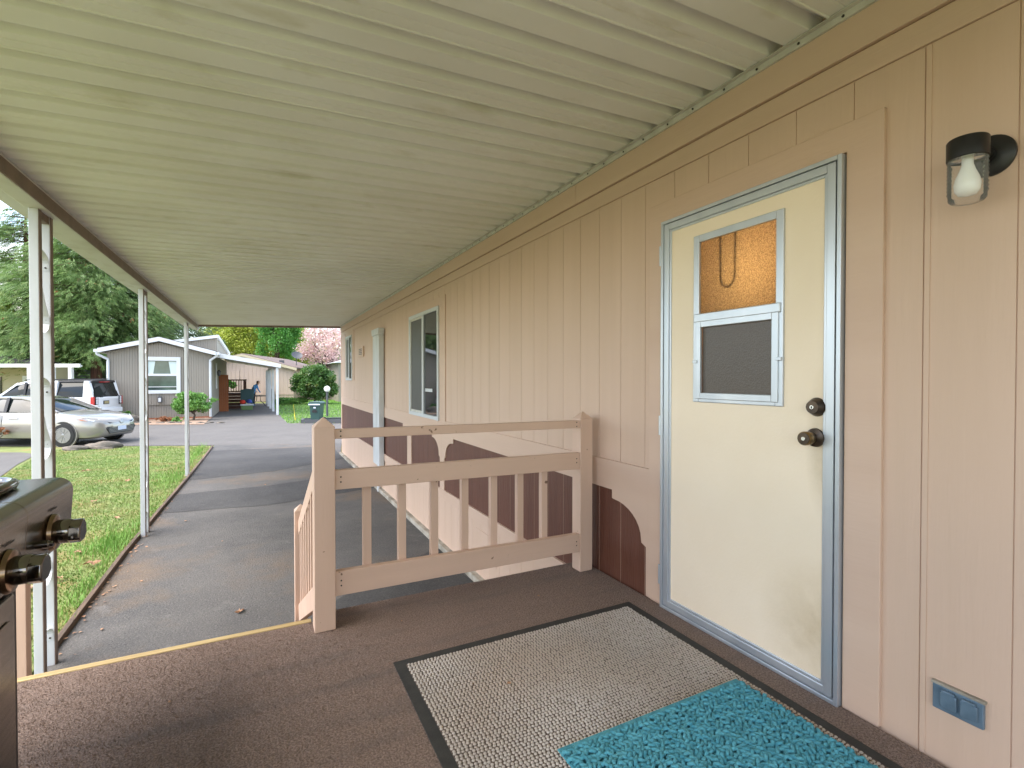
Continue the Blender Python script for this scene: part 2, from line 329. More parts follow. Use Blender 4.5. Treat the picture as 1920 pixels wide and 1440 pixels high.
blades('lawn_grass', np.c_[P, np.full(len(P), -.77)], .024, .5, M['grassblade'], .006, 1.1)
Q = []
for cx, cy, sx, sy, n in [(-1.55, 7.35, .14, .32, 900), (-1.44, 8.2, .05, .7, 250), (-1.5, 11.5, .2, .6, 800), (-1.42, 15.0, .08, 1.0, 700), (-1.44, 5.8, .05, .5, 300)]:
    Q.append(np.c_[rng.normal(cx, sx, n), rng.normal(cy, sy, n)])
Q = np.concatenate(Q); Q = Q[Q[:, 0] < -1.34]
o = blades('tall_edge_grass', np.c_[Q, np.full(len(Q), -.77)], .085, .6, M['lush'], .004, .8)
tag(o, 'lush taller grass growing along the driveway edging', 'grass')
# far lawns beyond the street
far_l = [(1.1, 23.5), (3.4, 22.3), (12, 20), (14, 46), (.9, 46), (.95, 30)]
sheet('far_lawn', far_l, -.782, M['lush'])
P = np.c_[rng.uniform(.9, 8, 40000), rng.uniform(22, 46, 40000)]; P = P[inpoly(P, far_l)]; P = P[~inpoly(P, SP((-7.0, 21.3), (-4.3, 21.3), (-4.3, 22.9), (-7, 22.7)))]
blades('far_grass', np.c_[P, np.full(len(P), -.785)], .06, .5, M['lush'], .02, .9)
# timber edging along the drive
def edging():
    root = emp('timber_edging', (-1.33, 9, G), 'weathered timber edging between the lawn and the driveway', 'edging')
    pts = [(-1.335, 4.45), (-1.34, 6.9), (-1.30, 9.1), (-1.245, 11.2), (-1.2, 13.8), (-1.17, 16.4)]
    for a, b in zip(pts, pts[1:]):
        MB().beam((a[0], a[1] + .01, -.757), (b[0], b[1] - .01, -.752), .04, .06).build('board', M['oldwood'], root, .004)
edging()
# ================================================================ MOBILE HOME
X = 1.9
home = emp('mobile_home', (2.2, 5.5, G), 'long pink beige mobile home with grooved siding and brown scalloped lower panels', 'house')
Y0, Y1 = -2.2, 13.42
def core(y0, y1, z0, z1): MB().box(1.9035, 2.1, y0, y1, z0, z1).build('wall', M['wall'], home)
OP = (1.27, 1.79, 1.06, 1.90)      # opening behind the door window
core(Y0, OP[0], G, 2.75); core(OP[1], Y1, G, 2.75); core(OP[0], OP[1], G, OP[2]); core(OP[0], OP[1], OP[3], 2.75)
MB().box(2.1, 6.3, -2.2, .3, G, 2.75).box(2.1, 6.3, 2.9, Y1, G, 2.75).box(3.6, 6.3, .3, 2.9, G, 2.75).build('body', M['wall'], home)
MB().box(2.1, 3.6, .3, 2.9, 2.3, 2.4).build('entry_ceiling', M['taupe'], home); MB().box(2.1, 3.6, .3, 2.9, -.1, 0).build('entry_floor', M['taupe'], home)
MB().prism([(1.78, 2.72), (4.1, 3.35), (6.5, 2.72), (6.5, 2.80), (4.1, 3.43), (1.78, 2.80)], 1, Y0 - .2, Y1 + .12).build('roof', M['darkshingle'], home)
MB().prism([(1.912, 2.72), (6.3, 2.72), (4.1, 3.34)], 1, Y1 - .1, Y1).build('gable', M['wall'], home)
def column_spans(z0, z1, ya, yb, holes):
    zs = [(z0, z1)]
    for (h0, h1, g0, g1) in holes:
        if yb <= h0 + .001 or ya >= h1 - .001: continue
        nz_ = []
        for a, b in zs:
            if g1 <= a or g0 >= b: nz_.append((a, b)); continue
            if g0 > a: nz_.append((a, g0))
            if g1 < b: nz_.append((g1, b))
        zs = nz_
    return zs
holes = [(.944, 2.078, 0, 2.112), (5.40, 6.93, .60, 2.142), (11.45, 12.72, 1.0, 2.26)]
def cuts(a, b, extra):
    ys = sorted(set([a, b] + [e for e in extra if a < e < b])); return zip(ys, ys[1:])
gro = [.612 - .2135 * i for i in range(14)][::-1] + [.834]
g2 = [1.048 + .2155 * i for i in range(5)] + [2.124 + .2075 * i for i in range(60)]
gro += [g for g in g2 if g < Y1 - .05] + [Y1]
GW = .0017
ex = [h for H in holes for h in H[:2]]
for a, b in zip(gro, gro[1:]):
    for c, d in cuts(a, b, ex):
        ya = c + (GW if c in gro else 0); yb = d - (GW if d in gro else 0)
        if yb - ya < .012: continue
        for z0, z1 in column_spans(.703 if yb > .95 else -.05, 2.252, ya, yb, holes):
            cbox('siding_plank', M['wall'], home, 1.9, 1.913, ya, yb, z0, z1)
        if ya > 2.05:      # right of the door the siding runs down to the deck
            cbox('brown_siding_plank', M['brown'], home, 1.9025, 1.913, ya, yb, -.10, .56)
            cbox('skirting_plank', M['wall'], home, 1.9, 1.913, ya, yb, -.72, -.205)
MB().box(1.897, 1.9125, .8165, .8305, -.05, 2.25).build('batten', M['wall'], home)
# eave boards under the awning
MB().box(1.892, 1.912, Y0, Y1 + .01, 2.255, 2.344).build('frieze_board', M['trim'], home, .003)
for a, b in ((Y0, 2.77), (2.773, 5.6), (5.603, 9.4), (9.403, Y1 + .012)):
    MB().box(1.878, 1.911, a, b, 2.348, 2.505).build('fascia_board', M['trim'], home, .003)
MB().box(1.885, 1.911, 2.4, Y1, -.205, -.095).build('lower_trim_board', M['trim'], home, .003)
# scalloped belt board that frames the brown panels
def bracket(y, s):       # outline of a bracket whose brown panel lies on the side s of y, from the bottom up
    pts = [(y, -.097), (y, .268), (y + s * .037, .283)]
    for t in range(9):
        a = math.pi / 2 * t / 8; pts.append((y + s * (.04 + .24 * (1 - math.cos(a))), .30 + .173 * math.sin(a)))
    return pts + [(y + s * .296, .476), (y + s * .296, .526)]
bz = -.097
o1 = [(2.078, .7), (2.078, 0.0), (2.103, 0.0)] + bracket(2.103, 1)[1:] + bracket(5.45, -1)[::-1] + [(5.53, bz), (5.53, .7)]
MB().prism(o1, 0, 1.891, 1.904).build('scalloped_belt_board', M['trim'], home)
o2 = [(5.532, .7), (5.532, bz)] + bracket(5.60, 1) + [(6.83, .526), (6.83, bz), (6.94, bz), (6.94, .7)]
MB().prism(o2, 0, 1.891, 1.904).build('scalloped_belt_board', M['trim'], home)
o3 = [(6.942, .7), (6.942, bz), (7.04, bz), (7.04, .44), (7.28, .44), (7.28, .526), (13.3, .526), (13.3, bz), (Y1, bz), (Y1, .7)]
MB().prism(o3, 0, 1.891, 1.904).build('scalloped_belt_board', M['trim'], home)
MB().box(1.89, 1.915, Y1 - .09, Y1 + .006, .704, 2.25).build('corner_board', M['trim'], home, .002)
MB().box(1.84, 1.99, 2.6, Y1, G - .02, -.715).build('footing', M['concrete'], home, .01)
# the small vent box, hatch
vb = MB().box(1.872, 1.9, 10.3, 10.86, 1.62, 1.83).build('wall_vent', M['wall'], home, .006)
for i in range(4): MB().box(1.868, 1.874, 10.42, 10.74, 1.665 + .034 * i, 1.685 + .034 * i).build('louvre', M['brownmetal'], vb)
MB().box(1.893, 1.9, 4.05, 4.56, -.52, -.27).build('access_hatch', M['wall'], home, .003)
# windows
def slider(ya, yb, za, zb, trim, blind):
    t = trim
    MB().prism([(ya - t, za), (ya - .005, za), (ya - .005, zb + .005), (yb + .005, zb + .005), (yb + .005, za), (yb + .06, za), (yb + .06, zb + .1), (ya - t, zb + .1)], 0, 1.889, 1.905).build('window_trim', M['trim'], home, .002)
    wn = MB()
    f = .045
    wn.box(1.872, 1.912, ya, ya + f, za, zb).box(1.872, 1.912, yb - f, yb, za, zb).box(1.872, 1.912, ya + f, yb - f, za, za + f).box(1.872, 1.912, ya + f, yb - f, zb - f, zb)
    ym = (ya + yb) / 2; wn.box(1.876, 1.91, ym - .03, ym + .03, za + f, zb - f)
    fr = wn.build('window', M['white'], home, .004)
    MB().box(1.894, 1.9, ya + f, ym - .03, za + f, zb - f).build('pane', M['glassdark'], fr)
    MB().box(1.890, 1.896, ym + .03, yb - f, za + f, zb - f).build('screen_pane', M['screen'], fr)
    s2 = MB(); a, b = ym + .03, yb - f
    s2.box(1.884, 1.892, b - .03, b, za + f, zb - f).box(1.884, 1.892, a, b - .03, za + f, za + f + .03).box(1.884, 1.892, a, b - .03, zb - f - .03, zb - f).build('screen_frame', M['hanger'], fr)
    if blind: MB().box(1.8925, 1.894, ym - .36, ym - .07, za + .33, za + .37).build('sticker', M['white'], fr)
    return fr
slider(5.61, 6.88, .69, 2.04, .205, True)
slider(11.70, 12.56, 1.13, 2.165, .2, False)
# ---------------------------------------------------------------- the door
dr = emp('entry_door', (1.9, 1.52, 0), 'cream entry door with half height aluminium window and bronze knob', 'door')
tr = MB()
tr.prism([(.944, 0), (1.066, 0), (1.066, 2.008), (1.976, 2.008), (1.976, 0), (2.078, 0), (2.078, 2.112), (.944, 2.112)], 0, 1.886, 1.9135).build('door_casing', M['trim'], dr, .003)
da, db, dt = 1.07, 1.972, 2.003
def frame(mb, a, b, z0, z1, wd, x0, x1, bottom=True):
    mb.box(x0, x1, a, a + wd, z0, z1).box(x0, x1, b - wd, b, z0, z1).box(x0, x1, a + wd, b - wd, z1 - wd, z1)
    if bottom: mb.box(x0, x1, a + wd, b - wd, z0, z0 + wd)
    return mb
frame(MB(), da, db, .0, dt, .016, 1.866, 1.905).build('outer_frame', M['alum'], dr, .002)
frame(MB(), da + .024, db - .018, .018, dt - .018, .032, 1.872, 1.9).build('inner_frame', M['alum'], dr, .003)
frame(MB(), da + .056, db - .05, .05, dt - .05, .012, 1.878, 1.9).build('stop_bead', M['alum'], dr, .003)
a0, b0, z0, z1 = 1.296, 1.760, 1.082, 1.877
pn = MB(); x0, x1 = 1.884, 1.91; A, B, Zt = da + .066, db - .06, dt - .06
pn.box(x0, x1, A, a0 + .02, .06, Zt).box(x0, x1, b0 - .02, B, .06, Zt).box(x0, x1, a0 + .02, b0 - .02, .06, z0 + .02).box(x0, x1, a0 + .02, b0 - .02, z1 - .02, Zt)
slab = pn.build('door_panel', M['door'], dr)
MB().box(1.893, 1.911, da + .014, db - .014, .01, .064).box(1.893, 1.911, da + .014, A, .064, Zt).box(1.893, 1.911, B, db - .014, .064, Zt).build('frame_backing', M['dark'], dr)
wf = frame(MB(), a0, b0, z0, z1, .034, 1.874, 1.89).build('window_frame', M['alum'], dr, .003)
MB().box(1.866, 1.886, a0 + .01, b0 - .01, 1.462, 1.502).build('meeting_rail', M['alum'], wf, .004)
frame(MB(), a0 + .018, b0 - .018, z0 + .016, 1.466, .03, 1.868, 1.884).build('lower_sash', M['alum'], wf, .003)
for yy in (a0 + .012, b0 - .02): MB().box(1.861, 1.87, yy - .012, yy + .012, 1.268, 1.282).build('sash_clip', M['alum'], wf, .002)
def frosted(name, col, tcol, mixt, rough, relief=.9):
    m = bpy.data.materials.new(name); m.use_nodes = True; n = m.node_tree.nodes; l = m.node_tree.links; p = n['Principled BSDF']; o = n['Material Output']
    p.inputs['Base Color'].default_value = col; p.inputs['Roughness'].default_value = rough
    t = n.new('ShaderNodeBsdfTranslucent'); t.inputs[0].default_value = tcol; ms = n.new('ShaderNodeMixShader'); ms.inputs[0].default_value = mixt
    tc_ = n.new('ShaderNodeTexCoord'); v = n.new('ShaderNodeTexVoronoi'); v.inputs['Scale'].default_value = 140; bp = n.new('ShaderNodeBump'); bp.inputs['Strength'].default_value = relief; bp.inputs['Distance'].default_value = .004
    l.new(tc_.outputs['Object'], v.inputs['Vector']); l.new(v.outputs['Distance'], bp.inputs['Height']); l.new(bp.outputs[0], p.inputs['Normal']); l.new(bp.outputs[0], t.inputs['Normal'])
    q = n.new('ShaderNodeTexNoise'); q.inputs['Scale'].default_value = 230; q.inputs['Detail'].default_value = 2; rr = n.new('ShaderNodeValToRGB'); rr.color_ramp.elements[0].position = .38; rr.color_ramp.elements[1].position = .66
    rr.color_ramp.elements[0].color = tuple(x * .5 for x in tcol[:3]) + (1,); rr.color_ramp.elements[1].color = tcol; l.new(tc_.outputs['Object'], q.inputs['Vector']); l.new(q.outputs['Fac'], rr.inputs[0]); l.new(rr.outputs[0], t.inputs[0])
    l.new(p.outputs[0], ms.inputs[1]); l.new(t.outputs[0], ms.inputs[2]); l.new(ms.outputs[0], o.inputs[0]); return m
M['frost_up'] = frosted('obscured glass', lin(70, 62, 52), (.95, .9, .8, 1), .62, .18)
M['frost_low'] = frosted('obscured glass behind insect screen', lin(92, 82, 74), (.5, .45, .4, 1), .12, .3, .15)
MB().box(1.8905, 1.894, a0 + .03, b0 - .03, 1.50, z1 - .03).build('upper_pane', M['frost_up'], wf)
MB().box(1.8855, 1.889, a0 + .046, b0 - .046, z0 + .045, 1.44).build('lower_pane', M['frost_low'], wf)
# chain hanging behind the glass, lamp in the entry room
ch = MB(); pts = [(1.899, 1.535, 1.86), (1.899, 1.537, 1.72)] + [(1.899, 1.575 - .038 * math.cos(a), 1.66 - .05 * math.sin(a)) for a in [math.pi * i / 8 for i in range(9)]] + [(1.899, 1.613, 1.72), (1.899, 1.615, 1.86)]
tag(ch.tube(pts, .005, 6).build('hanging_chain', M['slate'], None), 'thin chain looped behind the obscured upper door glass', 'chain')
ld = bpy.data.lights.new('entry lamp', 'POINT'); ld.energy = 1.7; ld.color = (1, .58, .22); ld.shadow_soft_size = .03
lo_ = bpy.data.objects.new('entry_lamp_light', ld); COL.objects.link(lo_); lo_.location = (2.12, 1.47, 1.66)
rl = emp('entry_lamp', (2.19, 1.47, 1.6), 'warm lamp glowing behind the door glass', 'lamp')
MB().lathe([(.01, -.06), (.03, -.02), (.035, .02), (.02, .06)], (2.19, 1.47, 1.66), (0, 0, 1), 12).build('lamp_bulb', M['bulb'], rl, smooth=True)
MB().tube([(2.19, 1.47, 1.72), (2.19, 1.47, 2.3)], .006, 6).build('lamp_cord', M['black'], rl)
# knob, deadbolt, hinges
kb = MB().lathe([(.034, 0), (.036, .004), (.034, .010), (.022, .014), (.012, .018), (.012, .03)], (1.884, 1.166, .972), (-1, 0, 0), 28).build('door_knob', M['bronze'], dr, smooth=True)
MB().lathe([(.014, .028), (.021, .033), (.0255, .048), (.0265, .068), (.025, .074)], (1.884, 1.166, .972), (-1, 0, 0), 28).build('grip', M['brass'], kb, smooth=True)
MB().lathe([(.0235, .0735), (.022, .077), (.0, .0775)], (1.884, 1.166, .972), (-1, 0, 0), 24).build('knob_face', M['bronze'], kb, smooth=True)
MB().lathe([(.008, .077), (.007, .079), (0, .079)], (1.884, 1.166, .972), (-1, 0, 0), 14).build('key_cylinder', M['keyway'], kb, smooth=True)
db_ = MB().lathe([(.035, 0), (.036, .003), (.034, .008), (.025, .03), (.0235, .033), (0, .033)], (1.884, 1.162, 1.088), (-1, 0, 0), 28).build('deadbolt', M['bronze'], dr, smooth=True)
MB().lathe([(.0085, .033), (.0075, .036), (0, .036)], (1.884, 1.162, 1.088), (-1, 0, 0), 14).build('key_cylinder', M['keyway'], db_, smooth=True)
MB().box(1.8468, 1.8475, 1.160, 1.164, 1.083, 1.092).build('keyhole', M['dark'], db_)
for z in (.12, .9, 1.78): MB().tube([(1.868, db + .004, z), (1.868, db + .004, z + .1)], .006, 8).build('hinge', M['alum'], dr, smooth=True)
# ---------------------------------------------------------------- wall lamp, outlet, downspout
lamp = emp('wall_lamp', (1.9, .672, 1.84), 'black jelly jar wall lamp with ribbed clear glass and white bulb', 'lamp')
MB().lathe([(.058, 0), (.058, .008), (.05, .014), (.02, .018), (.018, .03)], (1.899, .672, 1.84), (-1, 0, 0), 36).build('back_plate', M['lampblack'], lamp, smooth=True)
MB().tube([(1.88, .672, 1.845), (1.80, .682, 1.845)], .018, 12).build('arm', M['lampblack'], lamp, smooth=True)
LC = (1.79, .684, 0)
MB().lathe([(.02, 1.873), (.044, 1.872), (.047, 1.868), (.047, 1.817), (.044, 1.815), (.044, 1.825), (.02, 1.83)], LC, (0, 0, 1), 36).build('cap', M['lampblack'], lamp, smooth=True)
prof = [(.0425, 1.818)]
for i in range(9): z = 1.81 - i * .011; prof += [(.0455, z), (.0425, z - .0055)]
prof += [(.042, 1.703), (.036, 1.696), (.0, 1.695)]
gm = bpy.data.materials.new('ribbed clear glass'); gm.use_nodes = True; n = gm.node_tree.nodes; l = gm.node_tree.links
tp = n.new('ShaderNodeBsdfTransparent'); tp.inputs[0].default_value = (1, 1, 1, 1); gs = n.new('ShaderNodeBsdfGlossy'); gs.inputs['Roughness'].default_value = .03
lw = n.new('ShaderNodeLayerWeight'); lw.inputs[0].default_value = .22; msx = n.new('ShaderNodeMixShader')
l.new(lw.outputs['Fresnel'], msx.inputs[0]); l.new(tp.outputs[0], msx.inputs[1]); l.new(gs.outputs[0], msx.inputs[2])
df = n.new('ShaderNodeBsdfDiffuse'); df.inputs[0].default_value = (.85, .87, .86, 1); ms2 = n.new('ShaderNodeMixShader'); ms2.inputs[0].default_value = .07
l.new(msx.outputs[0], ms2.inputs[1]); l.new(df.outputs[0], ms2.inputs[2]); l.new(ms2.outputs[0], n['Material Output'].inputs[0])
M['glass'] = gm
MB().lathe(prof, LC, (0, 0, 1), 36).build('glass_jar', M['glass'], lamp, smooth=True, flat_angle=80)
MB().lathe([(.012, 1.83), (.0135, 1.80), (.018, 1.785), (.027, 1.762), (.030, 1.745), (.028, 1.728), (.02, 1.716), (.0, 1.711)], LC, (0, 0, 1), 24).build('bulb', M['bulb'], lamp, smooth=True, flat_angle=80)
ot = emp('outdoor_outlet', (1.9, .73, .2), 'grey blue weatherproof outlet cover with two flip lids', 'outlet')
MB().box(1.886, 1.9, .668, .793, .165, .243).build('cover_plate', M['outlet'], ot, .003)
MB().box(1.884, 1.901, .664, .797, .241, .25).build('caulk_bead', M['concrete'], ot, .003)
for y in (.7, .75):
    lid = MB().prism([(y - .021, .183), (y + .012, .178), (y + .021, .186), (y + .021, .228), (y - .021, .228)], 0, 1.876, 1.887).build('flip_lid', M['outlet'], ot, .003)
    MB().box(1.874, 1.886, y - .016, y + .016, .226, .235).build('lid_hinge', M['outlet'], lid, .002)
dsp = emp('downspout', (1.85, 8.72, G), 'tall white downspout standing on the siding between the two windows', 'downspout')
MB().box(1.80, 1.888, 8.49, 8.98, -.30, 1.92).build('pipe', M['post_white'], dsp, .008)
MB().prism([(8.49, 1.92), (8.98, 1.92), (9.02, 1.98), (9.02, 2.03), (8.45, 2.03), (8.45, 1.98)], 0, 1.785, 1.888).build('funnel', M['post_white'], dsp, .005)
MB().tube([(1.85, 8.74, -.3), (1.85, 8.74, G)], .03, 10).build('drain_pipe', M['post_white'], dsp, smooth=True)
# ================================================================ AWNING
aw = emp('carport_awning', (.3, 6, 2.4), 'cream ribbed metal carport awning with white posts along the driveway', 'awning')
XA, XW = -1.215, 1.876
def zr(x): return 2.402 + (x - XA) / (XW - XA) * .102
PER = .345
def pan_profile():       # y offset, height
    return [(0, 0), (.100, 0), (.103, .002), (.120, .044), (.152, .044), (.167, .002), (.170, -.004), (.176, -.004), (.179, 0), (.226, 0), (.231, .004), (.236, 0), (.278, 0), (.280, .002), (.296, .047), (.328, .047), (.342, .002), (.345, 0)]
pm = None; k = 0; y = 13.38
pro = pan_profile()
while y > -2.4:
    nm = 'roof_pan'
    if pm is None:
        vs = []; fs = []; n = len(pro)
        for x in (XA - .1, XW + .036):
            for t in (0, .0025):
                vs += [(x, -q[0], zr(x) + q[1] + t) for q in pro]
        for i in range(n - 1):
            fs += [(i, i + 1, 2 * n + i + 1, 2 * n + i), (n + i, 3 * n + i, 3 * n + i + 1, n + i + 1), (i, n + i, n + i + 1, i + 1), (2 * n + i, 2 * n + i + 1, 3 * n + i + 1, 3 * n + i)]
        pm = bpy.data.meshes.new(nm); pm.from_pydata(vs, [], fs); pm.materials.append(M['pan'])
    o = link(nm, pm, aw, Vector((0, y, 0)) - wl(aw))
    for ys in (.05, .215): MB().lathe([(.005, 0), (.005, .003), (0, .005)], (1.8655, y - ys, 2.487), (-1, 0, 0), 8).build('screw', M['screw'], aw) if y < 6 else None
    y -= PER + .0006
MB().box(1.866, 1.8775, -2.4, 13.4, 2.474, 2.501).box(1.846, 1.866, -2.4, 13.4, 2.4975, 2.5005).build('hanger_strip', M['hanger'], aw)
bmw = MB().box(-1.325, -1.213, -2.4, 13.45, 2.285, 2.395).build('beam', M['gutter_white'], aw, .006)
MB().box(-1.2125, -1.205, -2.4, 13.45, 2.288, 2.372).build('beam_inner_face', M['brownmetal'], bmw)
MB().box(-1.47, -1.328, -2.4, 13.45, 2.33, 2.47).build('gutter', M['gutter_white'], aw, .01)
MB().add([(x, yy, zr(x) + dz) for yy in (13.385, 13.44) for x in (-1.33, 1.9) for dz in (-.045, .075)], [(0, 1, 3, 2), (4, 6, 7, 5), (0, 2, 6, 4), (1, 5, 7, 3), (0, 4, 5, 1), (2, 3, 7, 6)]).build('end_fascia', M['brownmetal'], aw)
def post(py):
    r = MB().box(-1.305, -1.257, py - .025, py + .025, G - .02, 2.286).build('post', M['post_white'], aw, .003)
    MB().box(-1.305, -1.257, py + .175, py + .225, G - .02, 2.286).build('leg', M['post_white'], r, .003)
    for d in (0, .2): MB().box(-1.2568, -1.2535, py + d - .024, py + d + .024, G, 2.285).build('brown_face', M['brownmetal'], r)
    MB().box(-1.30, -1.26, py + .026, py + .174, 2.235, 2.284).build('top_plate', M['brownmetal'], r)
    yA, yB = py + .026, py + .173
    for zc in (2.06, 1.22, .38, -.46):       # flat ribbons bent between the legs: a hook, then a long curl
        hook = [(yA, zc)] + [(yA + (yB - yA) * math.sin(t * math.pi / 12), zc - .02 - .07 * (1 - math.cos(t * math.pi / 12))) for t in range(7)] + [(yB, zc - .14)]
        curl = [(yA, zc - .19), (yA + .02, zc - .26), (yA + .07, zc - .36), (yB - .01, zc - .45), (yB, zc - .50), (yB - .02, zc - .535), (yB - .07, zc - .56), (yA, zc - .565)]
        for ln in (hook, curl):
            if ln[-1][1] < G + .05: continue
            n_ = len(ln); vs = [(xx, yy + e, zz) for e in (0, .003) for yy, zz in ln for xx in (-1.298, -1.262)]
            fs = [(2 * i, 2 * i + 1, 2 * i + 3, 2 * i + 2) for i in range(n_ - 1)] + [(2 * n_ + 2 * i, 2 * n_ + 2 * i + 2, 2 * n_ + 2 * i + 3, 2 * n_ + 2 * i + 1) for i in range(n_ - 1)]
            fs += [(2 * i, 2 * i + 2, 2 * n_ + 2 * i + 2, 2 * n_ + 2 * i) for i in range(n_ - 1)] + [(2 * i + 1, 2 * n_ + 2 * i + 1, 2 * n_ + 2 * i + 3, 2 * i + 3) for i in range(n_ - 1)]
            MB().add(vs, fs).build('scroll', M['post_white'], r)
            MB().lathe([(.006, 0), (.006, .003), (0, .004)], (-1.28, yB - .002, ln[-1][1] + .02 if ln is hook else zc - .47), (0, -1, 0), 8).build('scroll_screw', M['screw'], r)
for py in (-.6, 4.28, 7.56, 11.75): post(py)
# ================================================================ DECK
deck = emp('porch_deck', (.3, 1, G), 'raised porch deck covered in brown outdoor carpet', 'deck')
MB().prism([(-1.35, -2.2), (1.884, -2.2), (1.884, 2.70), (.28, 2.70), (.28, 2.615), (-1.35, 2.615)], 2, -.03, 0).build('carpet', M['carpet'], deck)
MB().prism([(-1.35, -2.2), (1.88, -2.2), (1.88, 2.68), (.27, 2.68), (.27, 2.61), (-1.35, 2.61)], 2, -.19, -.031).build('deck_frame', M['rail'], deck)
for x, yy in ((-1.25, -2), (.3, -2), (1.7, -2), (-1.25, 2.4), (.3, 2.5), (1.7, 2.5)): MB().box(x - .045, x + .045, yy - .045, yy + .045, G - .01, -.19).build('support_post', M['rail'], deck)
M['pile'] = mat('carpet fibres', lin(160, 139, 125), .95, lin(116, 98, 87), 260, space='World', detail=2, lo=.36, hi=.64, col3=lin(100, 90, 85), scale3=2.2, lo3=.52, hi3=.85, stretch3=(.5, 3.5, 1))
P = np.c_[rng.uniform(-1.34, 1.87, 260000), rng.uniform(.55, 2.695, 260000)]; P = P[(P[:, 1] < 2.61) | (P[:, 0] > .285)]
P = P[~((P[:, 0] > .5) & (P[:, 0] < 1.75) & (P[:, 1] < 2.075))]
o = blades('carpet_pile', np.c_[P, np.full(len(P), -.002)], .0062, .5, M['pile'], .0017, 1.3); o.parent = deck; o.location = -wl(deck)
MB().box(-1.35, .225, 2.617, 2.652, -.04, .004).build('nosing_strip', M['newwood'], deck, .003)
st = emp('porch_steps', (-.5, 3.2, G), 'carpeted wooden steps going down from the porch to the driveway', 'steps')
for i in range(3):
    z = -.1925 * (i + 1); MB().box(-1.2, .2, 2.655 + .27 * i, 2.93 + .27 * i, z - .04, z).build('tread', M['carpet'], st, .005)
    MB().box(-1.2, .2, 2.9 + .27 * i, 2.922 + .27 * i, z - .19, z - .041).build('riser', M['rail'], st)
for xs in (-1.2, .2): MB().prism([(2.655, -.05), (2.655, G), (3.5, G), (3.5, -.6)], 0, xs - .02, xs + .02).build('stringer', M['rail'], st)
def newel(name, x, yy, z0, z1, s, parent):
    h = s / 2; mb = MB().box(x - h, x + h, yy - h, yy + h, z0, z1); b = len(mb.v)
    mb.add([(x - h, yy - h, z1), (x + h, yy - h, z1), (x + h, yy + h, z1), (x - h, yy + h, z1), (x, yy, z1 + .045)], [(0, 1, 4), (1, 2, 4), (2, 3, 4), (3, 0, 4)])
    return mb.build(name, M['railv'], parent, .003)
rg = emp('porch_railing', (1, 2.52, 0), 'beige painted porch railing with seven balusters between two pointed posts', 'railing')
newel('newel_post', .275, 2.535, 0, .967, .094, rg); newel('newel_post', 1.805, 2.585, 0, .945, .09, rg)
def rl_(name, za0, za1, zb0, zb1, y0=2.505, y1=2.543):
    MB().add([(xx, yy, zz) for xx, zs in ((.3225, (za0, za1)), (1.7595, (zb0, zb1))) for yy in ((y0, y1) if xx < 1 else (y0 + .04, y1 + .04)) for zz in zs],
             [(0, 1, 3, 2), (4, 6, 7, 5), (0, 2, 6, 4), (1, 5, 7, 3), (0, 4, 5, 1), (2, 3, 7, 6)]).build(name, M['rail'], rg, .003)
rl_('top_rail', .906, .951, .889, .935); rl_('middle_rail', .662, .755, .636, .738); rl_('bottom_rail', .15, .268, .125, .236)
for x, zz in ((.35, (.93, .71, .21)), (1.735, (.912, .69, .18))):       # screw heads near the rail ends
    for z in zz:
        for d in (-.012, .012): MB().lathe([(.004, 0), (.004, .0015), (0, .002)], (x, 2.505 + (.04 if x > 1 else .0008), z + d), (0, -1, 0), 8).build('screw', M['screw'], rg)
for x in (.482, .66, .836, 1.012, 1.19, 1.362, 1.528):
    t = (x - .32) / 1.44; yy = 2.525 + .04 * t + .034; MB().box(x - .02, x + .02, yy - .014, yy + .022, .2 - .02 * t, .70 - .02 * t).build('baluster', M['railv'], rg, .002)
def stair_rail(x, label):
    sr = emp('stair_railing', (x, 3.2, G), label, 'railing')
    newel('lower_post', x, 3.85, G, .255, .082, sr)
    ty = lambda q: .79 - (q - 2.6) * .50
    MB().beam((x, 2.585, ty(2.585) - .045), (x, 3.805, ty(3.805) - .045), .038, .09).build('top_rail', M['rail'], sr, .003)
    MB().beam((x, 2.585, .14), (x, 3.805, -.46), .038, .11).build('bottom_rail', M['rail'], sr, .003)
    for i in range(7):
        yy = 2.72 + .155 * i; MB().box(x - .018, x + .018, yy - .018, yy + .018, .1 - (yy - 2.585) * .49, ty(yy) - .05).build('baluster', M['railv'], sr, .002)
stair_rail(.262, 'sloping beige stair railing descending from the pointed newel post')
lp = newel('step_post', -1.195, 3.72, G, .2, .07, None); tag(lp, 'short beige timber post at the foot of the steps beyond the gas grill', 'post')
# ---------------------------------------------------------------- mats
mt = emp('door_mat', (1.13, 1.3, 0), 'large oatmeal woven door mat with black rubber border', 'mat')
mx0, mx1, my0, my1 = .497, 1.752, .25, 2.078
frame2 = MB(); bw = .043
frame2.box(mx0, mx1, my1 - bw, my1, 0, .006).box(mx0, mx1, my0, my0 + bw, 0, .006).box(mx0, mx0 + bw, my0 + bw, my1 - bw, 0, .006).box(mx1 - bw, mx1, my0 + bw, my1 - bw, 0, .006).build('rubber_border', M['rubber'], mt)
MB().box(mx0 + bw, mx1 - bw, my0 + bw, my1 - bw, 0, .0075).build('backing', M['weavebase'], mt)
px, py_ = .0142, .0128
gx = np.arange(mx0 + bw + .006, mx1 - bw - .004, px); gy = np.arange(my0 + bw + .006, my1 - bw - .004, py_)
gxx, gyy = np.meshgrid(gx, gy); gxx = gxx + (np.arange(len(gy)) % 2)[:, None] * px * .22
C_ = np.c_[gxx.ravel(), gyy.ravel()]; C_ += rng.normal(0, .0007, C_.shape); n = len(C_)
ang = np.arange(8) * np.pi / 4
ring = lambda r, z: np.c_[np.cos(ang) * r * .0062, np.sin(ang) * r * .0056, np.full(8, z)]
